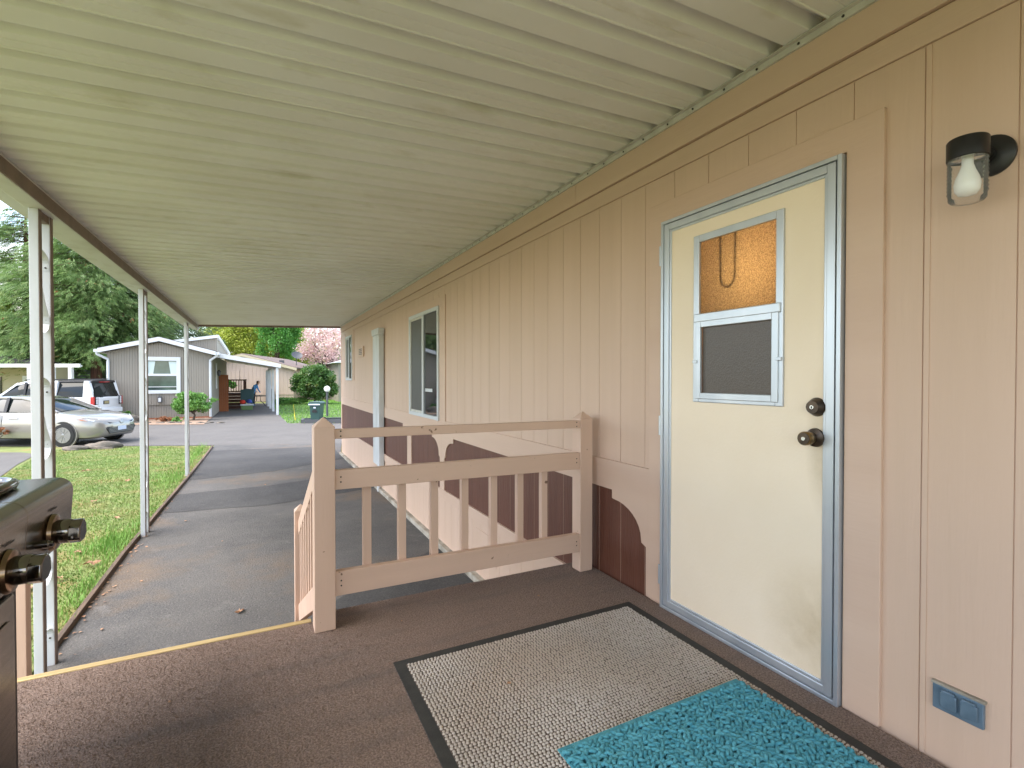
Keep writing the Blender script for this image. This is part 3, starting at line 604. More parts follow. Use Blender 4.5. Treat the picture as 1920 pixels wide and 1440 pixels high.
unit = np.concatenate([ring(1.02, .0068), ring(.92, .0100), ring(.5, .0119), [[0, 0, .0122]]])
V = (unit[None] * np.r_[1, 1, 1] + np.c_[C_, np.zeros(n)][:, None]).copy()
V[:, :, 2] += rng.normal(0, .0007, n)[:, None]
fq = []
for lv in (0, 1): 
    for i in range(8): a, b = lv * 8 + i, lv * 8 + (i + 1) % 8; fq += [(a, b, b + 8), (a, b + 8, a + 8)]
fq += [(16 + i, 16 + (i + 1) % 8, 24) for i in range(8)]
F_ = (np.array(fq)[None] + (np.arange(n) * 25)[:, None, None]).reshape(-1, 3)
tag(npmesh('woven_loops', V.reshape(-1, 3), F_, M['weave'], mt, True), kind='stuff')
tl = emp('bath_mat', (1.26, .9, .01), 'teal chenille rug lying on the oatmeal door mat', 'rug')
tx0, tx1, ty0, ty1 = .84, 1.664, .75, 1.338
MB().box(tx0, tx1, ty0, ty1, .0135, .019).build('hem', M['teal'], tl, .002)
tb = MB()
yy = ty1 - .036; row = 0
while yy > ty0 + .015:
    xx = tx0 + .012 + (row % 2) * .013
    while xx < tx1 - .008:
        h = random.uniform(.006, .013); dx = random.uniform(-.006, .006); dy = random.uniform(-.008, .008); s = random.choice((-1, 1))
        tb.tube([(xx - .012, yy + .008 * s, .017), (xx - .007, yy + .005 * s, .019 + h * .8), (xx + dx, yy + dy, .02 + h), (xx + .008, yy - .006 * s, .019 + h * .75), (xx + .013, yy - .009 * s, .017)], [.005, .0065, .007, .0065, .005], 6)
        xx += .0185
    yy -= .0165; row += 1
tag(tb.build('chenille_loops', M['teal'], tl, smooth=True, flat_angle=80), kind='stuff')
# ---------------------------------------------------------------- gas grill
gr = emp('gas_grill', (-.9, 1.3, 0), 'stainless gas grill with chrome knobs standing on the porch carpet', 'grill')
XG = -.60
def bull(x, zt, zb, back, r=.045):   # control panel section: rounded front top edge
    pts = [(back, zt)] + [(x - r + r * math.sin(a), zt - r + r * math.cos(a)) for a in [math.pi / 2 * i / 8 for i in range(9)]] + [(x - .012, zb), (back, zb)]
    return pts
MB().prism(bull(XG, .842, .622, -1.12), 1, 1.925, 2.33).build('side_shelf', M['steel'], gr, .003, smooth=True)
MB().prism(bull(XG + .001, .842, .615, -1.12), 1, .55, 1.921).build('control_panel', M['steel'], gr, .003, smooth=True)
MB().prism(bull(XG, .842, .622, -1.12), 1, .1, .546).build('side_shelf', M['steel'], gr, .003, smooth=True)
cab = MB().box(-1.1, XG - .026, .62, 1.925, .06, .612).build('cabinet', M['blackmetal'], gr, .004)
for a, b in ((.64, 1.24), (1.25, 1.868)):
    d_ = MB().box(XG - .0255, XG - .010, a, b, .08, .60).build('cabinet_door', M['steel'], gr, .008)
    MB().box(XG - .0095, XG - .005, a + .05, b - .05, .14, .54).build('pressed_panel', M['steel'], d_, .004)
for xx, yy in ((-1.05, .68), (-.68, .68), (-1.05, 1.84), (-.68, 1.84)):
    MB().lathe([(.03, -.012), (.03, .012)], (xx, yy, .031), (0, 1, 0), 16).build('caster', M['black'], gr)
# side burner well with chrome rim, hood behind
rim = []
for i in range(28):
    a = 2 * math.pi * i / 28; q = 4
    cx, sx = math.cos(a), math.sin(a); rim.append((-.865 + .165 * math.copysign(abs(cx) ** (2 / q), cx), 2.06 + .155 * math.copysign(abs(sx) ** (2 / q), sx), .858))
rb = MB().tube(rim + [rim[0]], .016, 8, False).build('burner_rim', M['chrome'], gr, smooth=True, flat_angle=80)
MB().prism([(p[0], p[1]) for p in rim], 2, .8425, .849).build('burner_well', M['blackmetal'], rb)
MB().lathe([(.05, 0), (.05, .012), (.03, .018)], (-.865, 2.06, .849), (0, 0, 1), 16).build('burner', M['black'], rb)
MB().prism([(-1.12, .845), (-.68, .845), (-.67, .93), (-.76, 1.08), (-.95, 1.14), (-1.12, 1.08)], 1, .6, 1.7).build('hood', M['steel'], gr, .015, smooth=True)
def knob(y, z):
    q = 1.36; c0 = (XG - .006, y, z)
    kn = MB().lathe([(.041 * q, 0), (.044 * q, .006), (.041 * q, .016), (.032 * q, .02)], c0, (1, 0, 0), 32).build('knob', M['brasscap'], gr, smooth=True)
    MB().lathe([(.026 * q, .014), (.0285 * q, .022), (.0285 * q, .05), (.0265 * q, .054), (0, .055)], c0, (1, 0, 0), 32).build('knob_barrel', M['chrome'], kn, smooth=True)
    g = MB(); xk = XG + .043
    g.prism([(y + a_ * q, z + b_ * q) for a_, b_ in ((-.030, -.016), (-.024, .014), (-.01, .025), (.012, .025), (.026, .012), (.030, -.014), (.012, -.027), (-.014, -.027))], 0, xk, xk + .034)
    g.build('knob_grip', M['chrome'], kn, .005, smooth=True)
knob(2.125, .695); knob(1.80, .68); knob(1.48, .68); knob(1.16, .68); knob(.84, .68)
MB().lathe([(.011, 0), (.0125, .006), (.0125, .03), (.009, .034), (.009, .042)], (XG - .006, 2.0, .69), (1, 0, 0), 20).build('igniter_button', M['chrome'], gr, smooth=True)
tm = lambda y, z: Matrix.Translation((XG + .0015, y, z)) @ Matrix.Rotation(R_(90), 4, 'Z') @ Matrix.Rotation(R_(90), 4, 'X')
text_mesh('Main Burner', .013, M['black'], gr, tm(1.80, .752)); text_mesh('Side Burner', .013, M['black'], gr, tm(2.125, .768))
# ================================================================ FALLEN LEAVES
def fallen(x, y, z, s, rot, label, m='leaf_dry'):
    pts = []
    for i in range(14):
        a = 2 * math.pi * i / 14; rr = s * (1 if i % 2 == 0 else .55) * random.uniform(.75, 1.2); pts.append((rr * math.cos(a), rr * .7 * math.sin(a), s * .35 * random.uniform(-.2, 1)))
    vs = [(0, 0, s * .12)] + pts; me = bpy.data.meshes.new('fallen_leaf'); me.from_pydata(vs + [(v[0], v[1], v[2] - .002) for v in vs], [], [(0, i, i % 14 + 1) for i in range(1, 15)] + [(15, 15 + i % 14 + 1, 15 + i) for i in range(1, 15)])
    me.materials.append(M[m]); o = link('fallen_leaf', me, None, (x, y, z)); o.rotation_euler.z = rot
    tag(o, label, 'leaf', 'dry leaves fallen on the lawn' if x < -1.3 else 'leaf crumbs on the carpet' if 'carpet' in label else 'leaf scraps on the driveway' if 'scrap' in label else None)
for i, (x, y) in enumerate([(-1.75, 5.15), (-1.9, 5.35), (-1.62, 5.0), (-2.0, 4.95), (-1.9, 6.1), (-1.72, 6.25), (-2.05, 6.4), (-2.3, 6.0), (-1.8, 7.1), (-2.2, 7.8), (-1.75, 8.6), (-2.5, 8.9), (-2.3, 9.9), (-2.6, 7.2), (-3.0, 10.8), (-2.2, 11.6), (-3.2, 13.2), (-1.55, 6.6), (-1.66, 4.75), (-2.15, 5.6)]):
    fallen(x, y, -.735, random.uniform(.05, .095), random.uniform(0, 6), 'dry tan leaf lying on the mown lawn')
for x, y_, r_ in ((-1.02, 5.9, .02), (-.9, 8.1, .022), (.7, 6.2, .015), (-.4, 6.9, .015), (.1, 10.2, .03), (-1.1, 4.9, .02)): fallen(x, y_, -.764, r_, r_ * 90, 'tiny brown leaf scrap on the driveway asphalt')
for x, y_, r_ in ((.86, 1.72, .012), (1.36, 2.36, .008), (.62, 2.42, .006), (-.3, 2.2, .007)): fallen(x, y_, .016 if r_ > .01 else .006, r_, r_ * 300, 'dark leaf crumb on the oatmeal mat' if r_ > .01 else 'tiny leaf crumb on the brown carpet')
fallen(-.15, 4.75, -.762, .05, 1, 'single dry leaf lying on the driveway asphalt')
P = np.c_[rng.normal(-1.30, .05, 260), rng.uniform(4.5, 14, 260), np.full(260, -.766)]
V = []; 
for p in P:
    s = random.uniform(.008, .022); a = random.uniform(0, 6.28); V += [p + [s * math.cos(a + t), s * math.sin(a + t), random.uniform(0, .012)] for t in (0, 2.1, 4.2)]
tag(npmesh('leaf_litter', np.array(V), np.arange(len(V)).reshape(-1, 3), M['leaf_dry']), kind='stuff')
# ================================================================ STREET: CARS
def loft(stations, name, m, parent, smooth=True, fa=35):
    mb = MB(); n = len(stations[0][1]); vs = []; fs = []
    for x, half in stations: vs += [(x, y, z) for y, z in half] + [(x, -y, z) for y, z in half[::-1][1:-1]]
    k = 2 * n - 2
    for i in range(len(stations) - 1): fs += [(i * k + j, i * k + (j + 1) % k, (i + 1) * k + (j + 1) % k, (i + 1) * k + j) for j in range(k)]
    fs += [tuple(range(k)), tuple((len(stations) - 1) * k + j for j in range(k))]
    return mb.add(vs, fs).build(name, m, parent, smooth=smooth, flat_angle=fa)
def wheel(root, x, side, hw, rad, spokes=10):
    y = side * hw
    wl_ = MB().lathe([(rad * .62, -.2), (rad * .97, -.2), (rad, -.17), (rad, -.03), (rad * .96, 0), (rad * .68, .008), (rad * .62, -.01)], (x, y, rad), (0, side, 0), 32).build('wheel', M['tyre'], root, smooth=True)
    MB().lathe([(rad * .1, -.03), (rad * .6, -.03), (rad * .6, -.05), (rad * .1, -.06)], (x, y, rad), (0, side, 0), 24).build('brake_disc', M['black'], wl_)
    rm = MB().lathe([(rad * .67, .004), (rad * .69, .012), (rad * .63, .012), (rad * .61, -.02), (rad * .66, -.02)], (x, y, rad), (0, side, 0), 32).lathe([(rad * .16, -.02), (rad * .16, .006), (rad * .08, .012), (0, .012)], (x, y, rad), (0, side, 0), 16)
    for i in range(spokes):
        a = 2 * math.pi * (i + .12 * (i % 2)) / spokes; c, s_ = math.cos(a), math.sin(a)
        rm.beam((x + c * rad * .12, y + side * .002, rad + s_ * rad * .12), (x + c * rad * .64, y + side * .004, rad + s_ * rad * .64), rad * .05, .016, (0, 1, 0))
    rm.build('rim', M['rim'], wl_)
    return wl_
def hsec(zb, zt, hw, cr): return [(0, zb), (hw * .82, zb), (hw * .95, zb + .05), (hw * .995, zb + .33 * (zt - zb)), (hw, zb + .55 * (zt - zb)), (hw * .975, zt - .10), (hw * .93, zt - .03), (hw * .78, zt), (0, zt + cr)]
def quadpart(name, pts, m, parent, th, nrm):
    nrm = Vector(nrm).normalized() * th; n = len(pts); mb = MB(); mb.add([Vector(p) for p in pts] + [Vector(p) + nrm for p in pts], [tuple(range(n)), tuple(range(n, 2 * n))] + [(i, (i + 1) % n, n + (i + 1) % n, n + i) for i in range(n)]); return mb.build(name, m, parent)
def sedan():
    c = emp('parked_sedan', (0, 0, 0), 'champagne silver sedan parked at the edge of the lawn', 'car')
    st_ = [(2.38, .36, .62, .36, .01), (2.34, .28, .69, .56, .02), (2.22, .22, .76, .72, .03), (2.02, .19, .83, .83, .04), (1.75, .19, .885, .89, .05), (1.4, .19, .935, .91, .05), (1.0, .19, .975, .915, .05), (.5, .19, .965, .915, .02), (-.6, .19, .97, .915, .02), (-1.5, .2, 1.0, .91, .02), (-2.0, .22, 1.03, .885, .04), (-2.35, .3, .99, .82, .03), (-2.48, .4, .9, .66, .02)]
    loft([(x, hsec(a, b, h, cr)) for x, a, b, h, cr in st_], 'body', M['silver'], c)
    gh = [(1.12, .98, 1.0, .76, .70), (.30, .96, 1.34, .80, .64), (.0, .96, 1.39, .81, .63), (-.6, .96, 1.41, .81, .63), (-1.2, .97, 1.36, .80, .61), (-1.95, 1.02, 1.045, .72, .62)]
    loft([(x, [(0, b - .04), (hb, b - .04), (hr, t - .035), (hr * .86, t), (0, t + .012)]) for x, b, t, hb, hr in gh], 'windows', M['carglass'], c, fa=60)
    loft([(x, [(0, t - .02), (hr + .012, t - .05), (hr + .012, t - .02), (hr * .86, t + .012), (0, t + .026)]) for x, b, t, hb, hr in [(.36, 0, 1.31, 0, .65), (.0, 0, 1.39, 0, .635), (-.6, 0, 1.41, 0, .635), (-1.28, 0, 1.345, 0, .61)]], 'roof', M['silver'], c, fa=60)
    for s in (-1, 1):
        MB().beam((1.14, s * .76, .97), (.30, s * .645, 1.335), .05, .05).build('front_pillar', M['silver'], c, .01)
        MB().beam((-1.2, s * .61, 1.35), (-2.0, s * .70, 1.03), .06, .16).build('rear_pillar', M['silver'], c, .01)
        MB().beam((-.32, s * .812, .95), (-.36, s * .64, 1.385), .05, .09, (1, 0, 0)).build('door_pillar', M['black'], c)
        for x in (1.42, -1.40):
            MB().lathe([(.385, -.05), (.385, .004), (.37, .004), (.37, -.05)], (x, s * .905, .335), (0, s, 0), 32).build('wheel_arch', M['silver'], c, smooth=True)
            MB().lathe([(.372, -.06), (.372, .002), (.0, .002)], (x, s * .905, .335), (0, s, 0), 32).build('wheel_well', M['black'], c)
            wheel(c, x, s, .918, .325)
        dd = MB().box(-.345, -.335, s * .914 - .004, s * .914 + .004, .35, .93).build('door_gap', M['black'], c)
        MB().tube([(-.15, s * .925, .80), (-.1, s * .945, .805), (.08, s * .945, .805), (.13, s * .925, .80)], .013, 6).build('door_handle', M['silver'], c, smooth=True)
        MB().box(-1.6, .9, s * .80, s * .838, .955, .972).build('belt_moulding', M['rim'], c)
        MB().lathe([(.03, 0), (.07, .06), (.075, .14), (.04, .19)], (.80, s * .88, 1.0), (0, s, .1), 10).build('mirror', M['silver'], c, smooth=True)
        hl = quadpart('headlight', [(2.25, s * .50, .68), (2.14, s * .74, .70), (1.80, s * .885, .77), (1.96, s * .83, .805), (2.20, s * .58, .755)], M['clearlamp'], c, .022, (.6, s * .6, .35))
        quadpart('indicator', [(2.04, s * .82, .715), (1.84, s * .885, .767), (1.88, s * .875, .74)], M['amber'], hl, .027, (.5, s * .7, .3))
        MB().lathe([(.05, 0), (.05, .02), (.03, .03)], (2.22, s * .64, .40), (.75, s * .6, 0), 14).build('fog_lamp', M['clearlamp'], c, smooth=True)
    gq = quadpart('grille', [(2.34, -.44, .33), (2.34, .44, .33), (2.33, .54, .47), (2.33, .52, .52), (2.33, -.52, .52), (2.33, -.54, .47)], M['black'], c, .05, (1, 0, 0))
    for z in (.36, .40, .44, .48): MB().box(2.383, 2.392, -.48, .48, z, z + .012).build('grille_bar', M['rim'], gq)
    quadpart('upper_grille', [(2.35, -.42, .615), (2.35, .42, .615), (2.31, .5, .665), (2.31, -.5, .665)], M['black'], c, .03, (1, 0, .3))
    MB().lathe([(.065, 0), (.065, .01), (.04, .014)], (2.375, 0, .65), (1, 0, .2), 16).build('badge', M['rim'], c)
    MB().box(2.389, 2.397, -.16, .16, .40, .52).build('number_plate', M['plate'], c, .003)
    c.location = S(-12.78 - 1.42, 15.12, -.775); c.rotation_euler.z = math.atan2(RT.y, RT.x)
sedan()
def suv():
    c = emp('parked_suv', (0, 0, 0), 'white boxy four wheel drive parked in front of the grey house', 'car')
    bs = lambda zb, zt, hw: [(0, zb), (hw * .9, zb), (hw * .97, zb + .06), (hw, zb + .3), (hw * .995, zt - .1), (hw * .97, zt - .02), (hw * .9, zt), (0, zt + .01)]
    loft([(x, bs(a, b, h)) for x, a, b, h in [(-2.42, .55, 1.10, .88), (-2.38, .46, 1.14, .93), (-2.2, .42, 1.16, .955), (0, .40, 1.16, .96), (1.0, .40, 1.16, .96), (1.4, .42, 1.13, .95), (2.1, .45, 1.05, .93), (2.32, .5, 1.0, .88), (2.4, .56, .92, .82)]], 'body', M['carwhite'], c)
    loft([(x, [(0, 1.12), (.90, 1.12), (hr, t - .05), (hr * .93, t), (0, t + .01)]) for x, t, hr in [(1.10, 1.18, .86), (.42, 1.74, .78), (.2, 1.79, .78), (-.9, 1.82, .78), (-2.18, 1.83, .77), (-2.36, 1.20, .86)]], 'windows', M['carglass'], c, fa=50)
    loft([(x, [(0, t - .06), (hr + .012, t - .08), (hr + .012, t - .03), (hr * .93, t + .015), (0, t + .03)]) for x, t, hr in [(.46, 1.72, .785), (.2, 1.79, .785), (-1.0, 1.82, .785)]], 'roof', M['carwhite'], c, fa=50)
    loft([(x, [(0, t - .06), (hr + .013, t - .06), (hr + .013, t - .02), (hr * .93, t + .03), (0, t + .05)]) for x, t, hr in [(-1.0, 1.82, .786), (-2.0, 1.84, .786), (-2.24, 1.82, .78)]], 'rear_roof', M['black'], c, fa=50)
    for s in (-1, 1):
        MB().beam((1.12, s * .87, 1.14), (.42, s * .79, 1.73), .05, .07).build('front_pillar', M['carwhite'], c)
        MB().prism([(-1.0, 1.13), (-.72, 1.13), (-.84, 1.80), (-1.08, 1.80)], 1, s * .80, s * .915).build('middle_pillar', M['carwhite'], c, .01)
        MB().prism([(-2.37, 1.12), (-1.98, 1.12), (-2.04, 1.83), (-2.20, 1.83)], 1, s * .74, s * .91).build('rear_pillar', M['carwhite'], c, .01)
        MB().beam((.15, s * .905, 1.12), (.12, s * .79, 1.78), .05, .08, (1, 0, 0)).build('door_pillar', M['black'], c)
        MB().beam((.2, s * .70, 1.875), (-2.0, s * .70, 1.91), .04, .04).build('roof_rail', M['black'], c)
        tl_ = MB().box(-2.43, -2.30, s * .93 - .05, s * .93 + .035, .80, 1.17).build('tail_light', M['redlamp'], c, .01)
        MB().box(-2.445, -2.42, s * .79 - .09, s * .79 + .085, .80, 1.17).build('lamp_housing', M['black'], tl_)
        for z in (.90, 1.0, 1.1): MB().lathe([(.058, 0), (.058, .012), (.03, .02)], (-2.445, s * .79, z), (-1, 0, 0), 14).build('round_lens', M['clearlamp'], tl_, smooth=True)
        for x in (1.42, -1.45):
            MB().lathe([(.42, -.05), (.42, .004), (.0, .004)], (x, s * .955, .40), (0, s, 0), 28).build('wheel_well', M['black'], c)
            wheel(c, x, s, .962, .37, 7)
        MB().lathe([(.04, 0), (.1, .05), (.1, .14), (.05, .2)], (.95, s * .92, 1.2), (0, s, .1), 10).build('mirror', M['carwhite'], c, smooth=True)
    quadpart('rear_window', [(-2.375, -.70, 1.22), (-2.375, .25, 1.22), (-2.39, .35, 1.05), (-2.39, .72, 1.05), (-2.24, .70, 1.72), (-2.22, -.68, 1.72)], M['carglass'], c, .012, (-1, 0, .25))
    MB().box(-2.30, -2.22, -.30, .30, 1.77, 1.80).build('brake_light', M['redlamp'], c)
    MB().box(-2.47, -2.36, -.92, .92, .45, .66).build('bumper', M['carwhite'], c, .03)
    MB().box(-2.44, -2.415, -.02, .34, .84, .99).build('plate_recess', M['black'], c)
    MB().box(-2.447, -2.435, .02, .30, .86, .97).build('number_plate', mat('worn number plate', lin(158, 148, 108), .6), c)
    h = Vector((-.951, .309, 0)); c.rotation_euler.z = math.atan2(h.y, h.x)
    rc = S(-17.45, 21.6)       # middle of the tail
    c.location = rc + h * 2.42 + Vector((0, 0, -.01))
suv()
# ================================================================ HOUSES ACROSS THE STREET
def grooved(name, col, per, ang=0, space_axis='X'):
    m = mat(name, col, .6); n = m.node_tree.nodes; l = m.node_tree.links; p = n['Principled BSDF']
    t = n.new('ShaderNodeTexCoord'); wv = n.new('ShaderNodeTexWave'); wv.bands_direction = space_axis; wv.inputs['Scale'].default_value = 1 / per * .314
    r = n.new('ShaderNodeValToRGB'); r.color_ramp.elements[0].position = .0; r.color_ramp.elements[1].position = .06
    b = n.new('ShaderNodeBump'); b.inputs['Strength'].default_value = 1; b.inputs['Distance'].default_value = .02
    l.new(t.outputs['Object'], wv.inputs['Vector']); l.new(wv.outputs['Fac'], r.inputs[0]); l.new(r.outputs[0], b.inputs['Height']); l.new(b.outputs[0], p.inputs['Normal']); return m
M['grey_gr'] = grooved('grey grooved siding', lin(138, 131, 120), .10); M['grey_side'] = grooved('grey grooved side siding', lin(140, 134, 124), .10, space_axis='Y')
M['taupe_gr'] = grooved('taupe grooved siding', lin(186, 165, 150), .30)
gh_ = emp('grey_house', (-4.1, 32, G), 'grey grooved mobile home with white gable trim across the street', 'house')
HY = 28.5; xl, xr, pk = -6.12, -2.04, -4.12
MB().prism([(xl, G), (xr, G), (xr, 2.33), (pk, 2.93), (xl, 2.36)], 1, HY, 41.5).build('wall', M['grey_gr'], gh_)
MB().prism([(-4.92, -.10), (-3.2, -.10), (-3.2, 2.56), (pk, 2.83), (-4.92, 2.60)], 1, HY - .09, HY - .002).build('bay_panel', M['grey_gr'], gh_, .004)
MB().box(xl - .004, xr + .004, HY - .03, HY - .003, -.72, -.13).build('skirting', M['grey_gr'], gh_)
MB().box(xl - .004, xr + .004, HY - .05, HY - .004, G - .02, -.70).build('plinth', M['brick'], gh_)
def roofside(x0, z0, x1, z1, name='roof'):
    MB().prism([(x0, z0), (x1, z1), (x1, z1 + .09), (x0, z0 + .09)], 1, HY - .3, 41.7).build(name, M['darkshingle'], gh_)
    MB().prism([(x0, z0 - .13), (x1, z1 - .13), (x1, z1 + .06), (x0, z0 + .06)], 1, HY - .36, HY - .302).build('rake_board', M['white'], gh_)
roofside(-6.38, 2.44, pk, 3.02); roofside(pk + .001, 3.02, -1.84, 2.40)
for x, gx_ in ((-6.38, -.14), (-1.84, .14)):
    MB().box(min(x, x + gx_), max(x, x + gx_), HY - .34, 41.6, 2.33 if gx_ < 0 else 2.29, 2.46 if gx_ < 0 else 2.42).build('gutter', M['white'], gh_, .01)
for xa, xb in ((-6.42, -6.06), (-1.80, -2.10)):
    MB().tube([(xa, HY - .28, 2.34), (xa, HY - .26, 2.25), (xb, HY - .1, 2.02), (xb, HY - .08, 1.9), (xb, HY - .08, -.72)], .055, 8).build('downpipe', M['white'], gh_, smooth=True)
# raised clerestory block
MB().add([(-3.9, 30.5, 2.4), (-1.95, 30.5, 2.4), (-1.95, 30.5, 3.32), (-3.9, 30.5, 2.98), (-3.9, 34.5, 2.4), (-1.62, 34.5, 2.4), (-1.62, 34.5, 2.62), (-3.9, 34.5, 2.6)],
         [(0, 1, 2, 3), (1, 5, 6, 2), (3, 2, 6, 7), (4, 7, 6, 5), (0, 3, 7, 4), (0, 4, 5, 1)]).build('clerestory', M['grey_gr'], gh_)
MB().beam((-4.0, 30.42, 2.99), (-1.88, 30.42, 3.36), .1, .15).build('clerestory_rake_board', M['white'], gh_)
MB().beam((-1.90, 30.4, 3.36), (-1.56, 34.6, 2.62), .1, .15).build('clerestory_side_board', M['white'], gh_)
wg = MB(); fy = HY - .16
wg.box(-4.74, -4.60, fy, fy + .08, .44, 2.16).box(-3.47, -3.31, fy, fy + .08, .44, 2.16).box(-4.60, -3.47, fy, fy + .08, 1.98, 2.16).box(-4.60, -3.47, fy, fy + .08, .44, .60)
wg = wg.build('window', M['white'], gh_, .005)
MB().box(-4.60, -3.47, fy + .01, fy + .07, 1.27, 1.37).build('sash_rail', M['white'], wg); MB().box(-4.6, -3.47, fy + .03, fy + .06, .74, .77).build('sash_bar', M['white'], wg)
MB().box(-4.60, -3.47, fy + .066, fy + .07, .6, 1.98).build('pane', mat('green tinted window', lin(84, 104, 96), .04, lin(56, 70, 66), 1.4, spec=.8), wg)
for a, b in ((-4.6, -4.38), (-3.7, -3.47)):
    MB().prism([(a, 1.37), (b, 1.37), (b + (.08 if a < -4 else 0), 1.95), (a - (0 if a < -4 else .08), 1.95)], 1, fy + .055, fy + .064).build('curtain', M['curtain'], wg)
lan = emp('hanging_lantern', (-4.12, HY - .2, .1), 'small black lantern hanging below the grey house window', 'lantern')
MB().box(-4.2, -4.04, HY - .26, HY - .12, .02, .30).build('lantern_body', M['slate'], lan, .01); MB().box(-4.17, -4.07, HY - .265, HY - .255, .06, .24).build('lantern_pane', M['white'], lan)
MB().tube([(-4.12, HY - .19, .3), (-4.12, HY - .19, .45)], .01, 6).build('hook', M['slate'], lan)
wl2 = emp('entry_wall_lamp', (-1.9, 31, 1.3), 'dark lantern on the white entry jamb of the grey house', 'lamp')
MB().box(-2.03, -1.98, 30.9, 31.2, .6, 1.95).build('jamb', M['white'], wl2); MB().lathe([(.03, -.18), (.08, -.12), (.1, .06), (.02, .16)], (-1.88, 30.95, 1.45), (0, 0, 1), 10).build('lantern', M['slate'], wl2)
# the grey house carport
cp = emp('neighbour_carport', (-.4, 34, G), 'white sloping carport beside the grey house', 'carport')
MB().prism([(-1.86, 2.30), (1.03, 1.86), (1.03, 1.90), (-1.86, 2.34)], 1, 28.92, 42).build('roof', M['pan'], cp)
MB().prism([(-1.86, 2.20), (1.05, 1.70), (1.05, 1.90), (-1.86, 2.42)], 1, 28.84, 28.915).build('front_fascia', M['white'], cp)
MB().beam((1.0, 28.92, 1.78), (.66, 42, 1.80), .08, .2).build('side_beam', M['white'], cp)
for x, yy in ((.88, 28.95), (.76, 32.2), (.67, 35.1), (.60, 37.8), (.54, 41.5)): MB().box(x - .06, x + .06, yy, yy + .11, G - .02, 1.72).build('post', M['post_white'], cp)
# entry stairs of the grey house
es = emp('entry_stairs', (-1.5, 37, G), 'dark stained entry stairs with slatted railing under the white carport', 'stairs')
for i in range(5): MB().box(-2.0, -.72, 35.9 + .3 * i, 36.22 + .3 * i, G + .19 * i, G + .19 * (i + 1) - .02).build('step', M['redwood'], es)
MB().box(-2.0, -.72, 37.4, 39.2, .0, .16).build('landing', M['redwood'], es)
for x in (-.78,): MB().box(x - .07, x + .07, 35.9, 36.04, G, .95).build('newel', M['redwood'], es)
MB().box(-2.0, -.72, 38.9, 38.98, .98, 1.06).build('top_rail', M['redwood'], es); MB().box(-2.0, -.72, 38.9, 38.98, .2, .26).build('bottom_rail', M['redwood'], es)
for i in range(9): MB().box(-1.98 + .15 * i, -1.94 + .15 * i, 38.92, 38.96, .26, .98).build('baluster', M['redwood'], es)
MB().beam((-.78, 35.97, .93), (-.78, 38.94, 1.04), .08, .08).build('side_rail', M['redwood'], es)
for i in range(8): MB().box(-.80, -.76, 36.3 + .33 * i, 36.34 + .33 * i, G + .2, .95).build('baluster', M['redwood'], es)
pnl = emp('cedar_screen', (-2.05, 33.4, G), 'orange brown cedar screen panel against the grey house wall', 'screen')
for i in range(5): MB().box(-2.03 + .095 * i, -1.94 + .095 * i, 33.3, 33.36, G, 1.35).build('board', M['orangewood'], pnl, .005)
# clutter beside the stairs
ct = emp('green_cart', (-.6, 34.8, G), 'dark green garden cart piled with bright bags under the carport', 'cart')
MB().prism([(-.98, -.35), (-.30, -.35), (-.24, .42), (-.6, .5), (-1.0, .42)], 1, 35.0, 35.5).build('cart_tub', M['teapot'], ct, .03)
tt = emp('olive_tote', (-.62, 34.4, G), 'olive plastic tote with white lid in front of the garden cart', 'tote')
MB().prism([(-.92, G), (-.34, G), (-.30, -.50), (-.96, -.50)], 1, 34.15, 34.6).build('tub', M['greentote'], tt, .02); MB().box(-.99, -.27, 34.1, 34.65, -.5, -.42).build('lid', M['white'], tt, .02)
for i, (x, z, mm, lb) in enumerate([(-.86, -.3, 'redcloth', 'red bag on the olive tote beside the garden cart'), (-.52, -.27, 'bluecloth', 'blue bag on the olive tote beside the garden cart')]):
    b_ = MB().lathe([(.05, -.12), (.15, -.08), (.17, 0), (.12, .1), (.03, .13)], (x, 34.45, z), (0, .1, 1), 10).build('bag', M[mm], None, smooth=True); tag(b_, lb, 'bag')
tb_ = emp('patio_table', (.0, 38.5, G), 'round patio table with thin curved legs behind the carport', 'table')
MB().lathe([(.45, 0), (.46, .02), (.45, .04)], (.0, 38.5, -.1), (0, 0, 1), 24).build('table_top', M['slate'], tb_)
for i in range(4):
    a = math.pi / 4 + math.pi / 2 * i; c_, s_ = math.cos(a), math.sin(a); MB().tube([(.15 * c_, 38.5 + .15 * s_, -.1), (.17 * c_, 38.5 + .17 * s_, -.4), (.45 * c_, 38.5 + .45 * s_, -.6), (.62 * c_, 38.5 + .62 * s_, G)], .018, 6).build('leg', M['slate'], tb_, smooth=True)
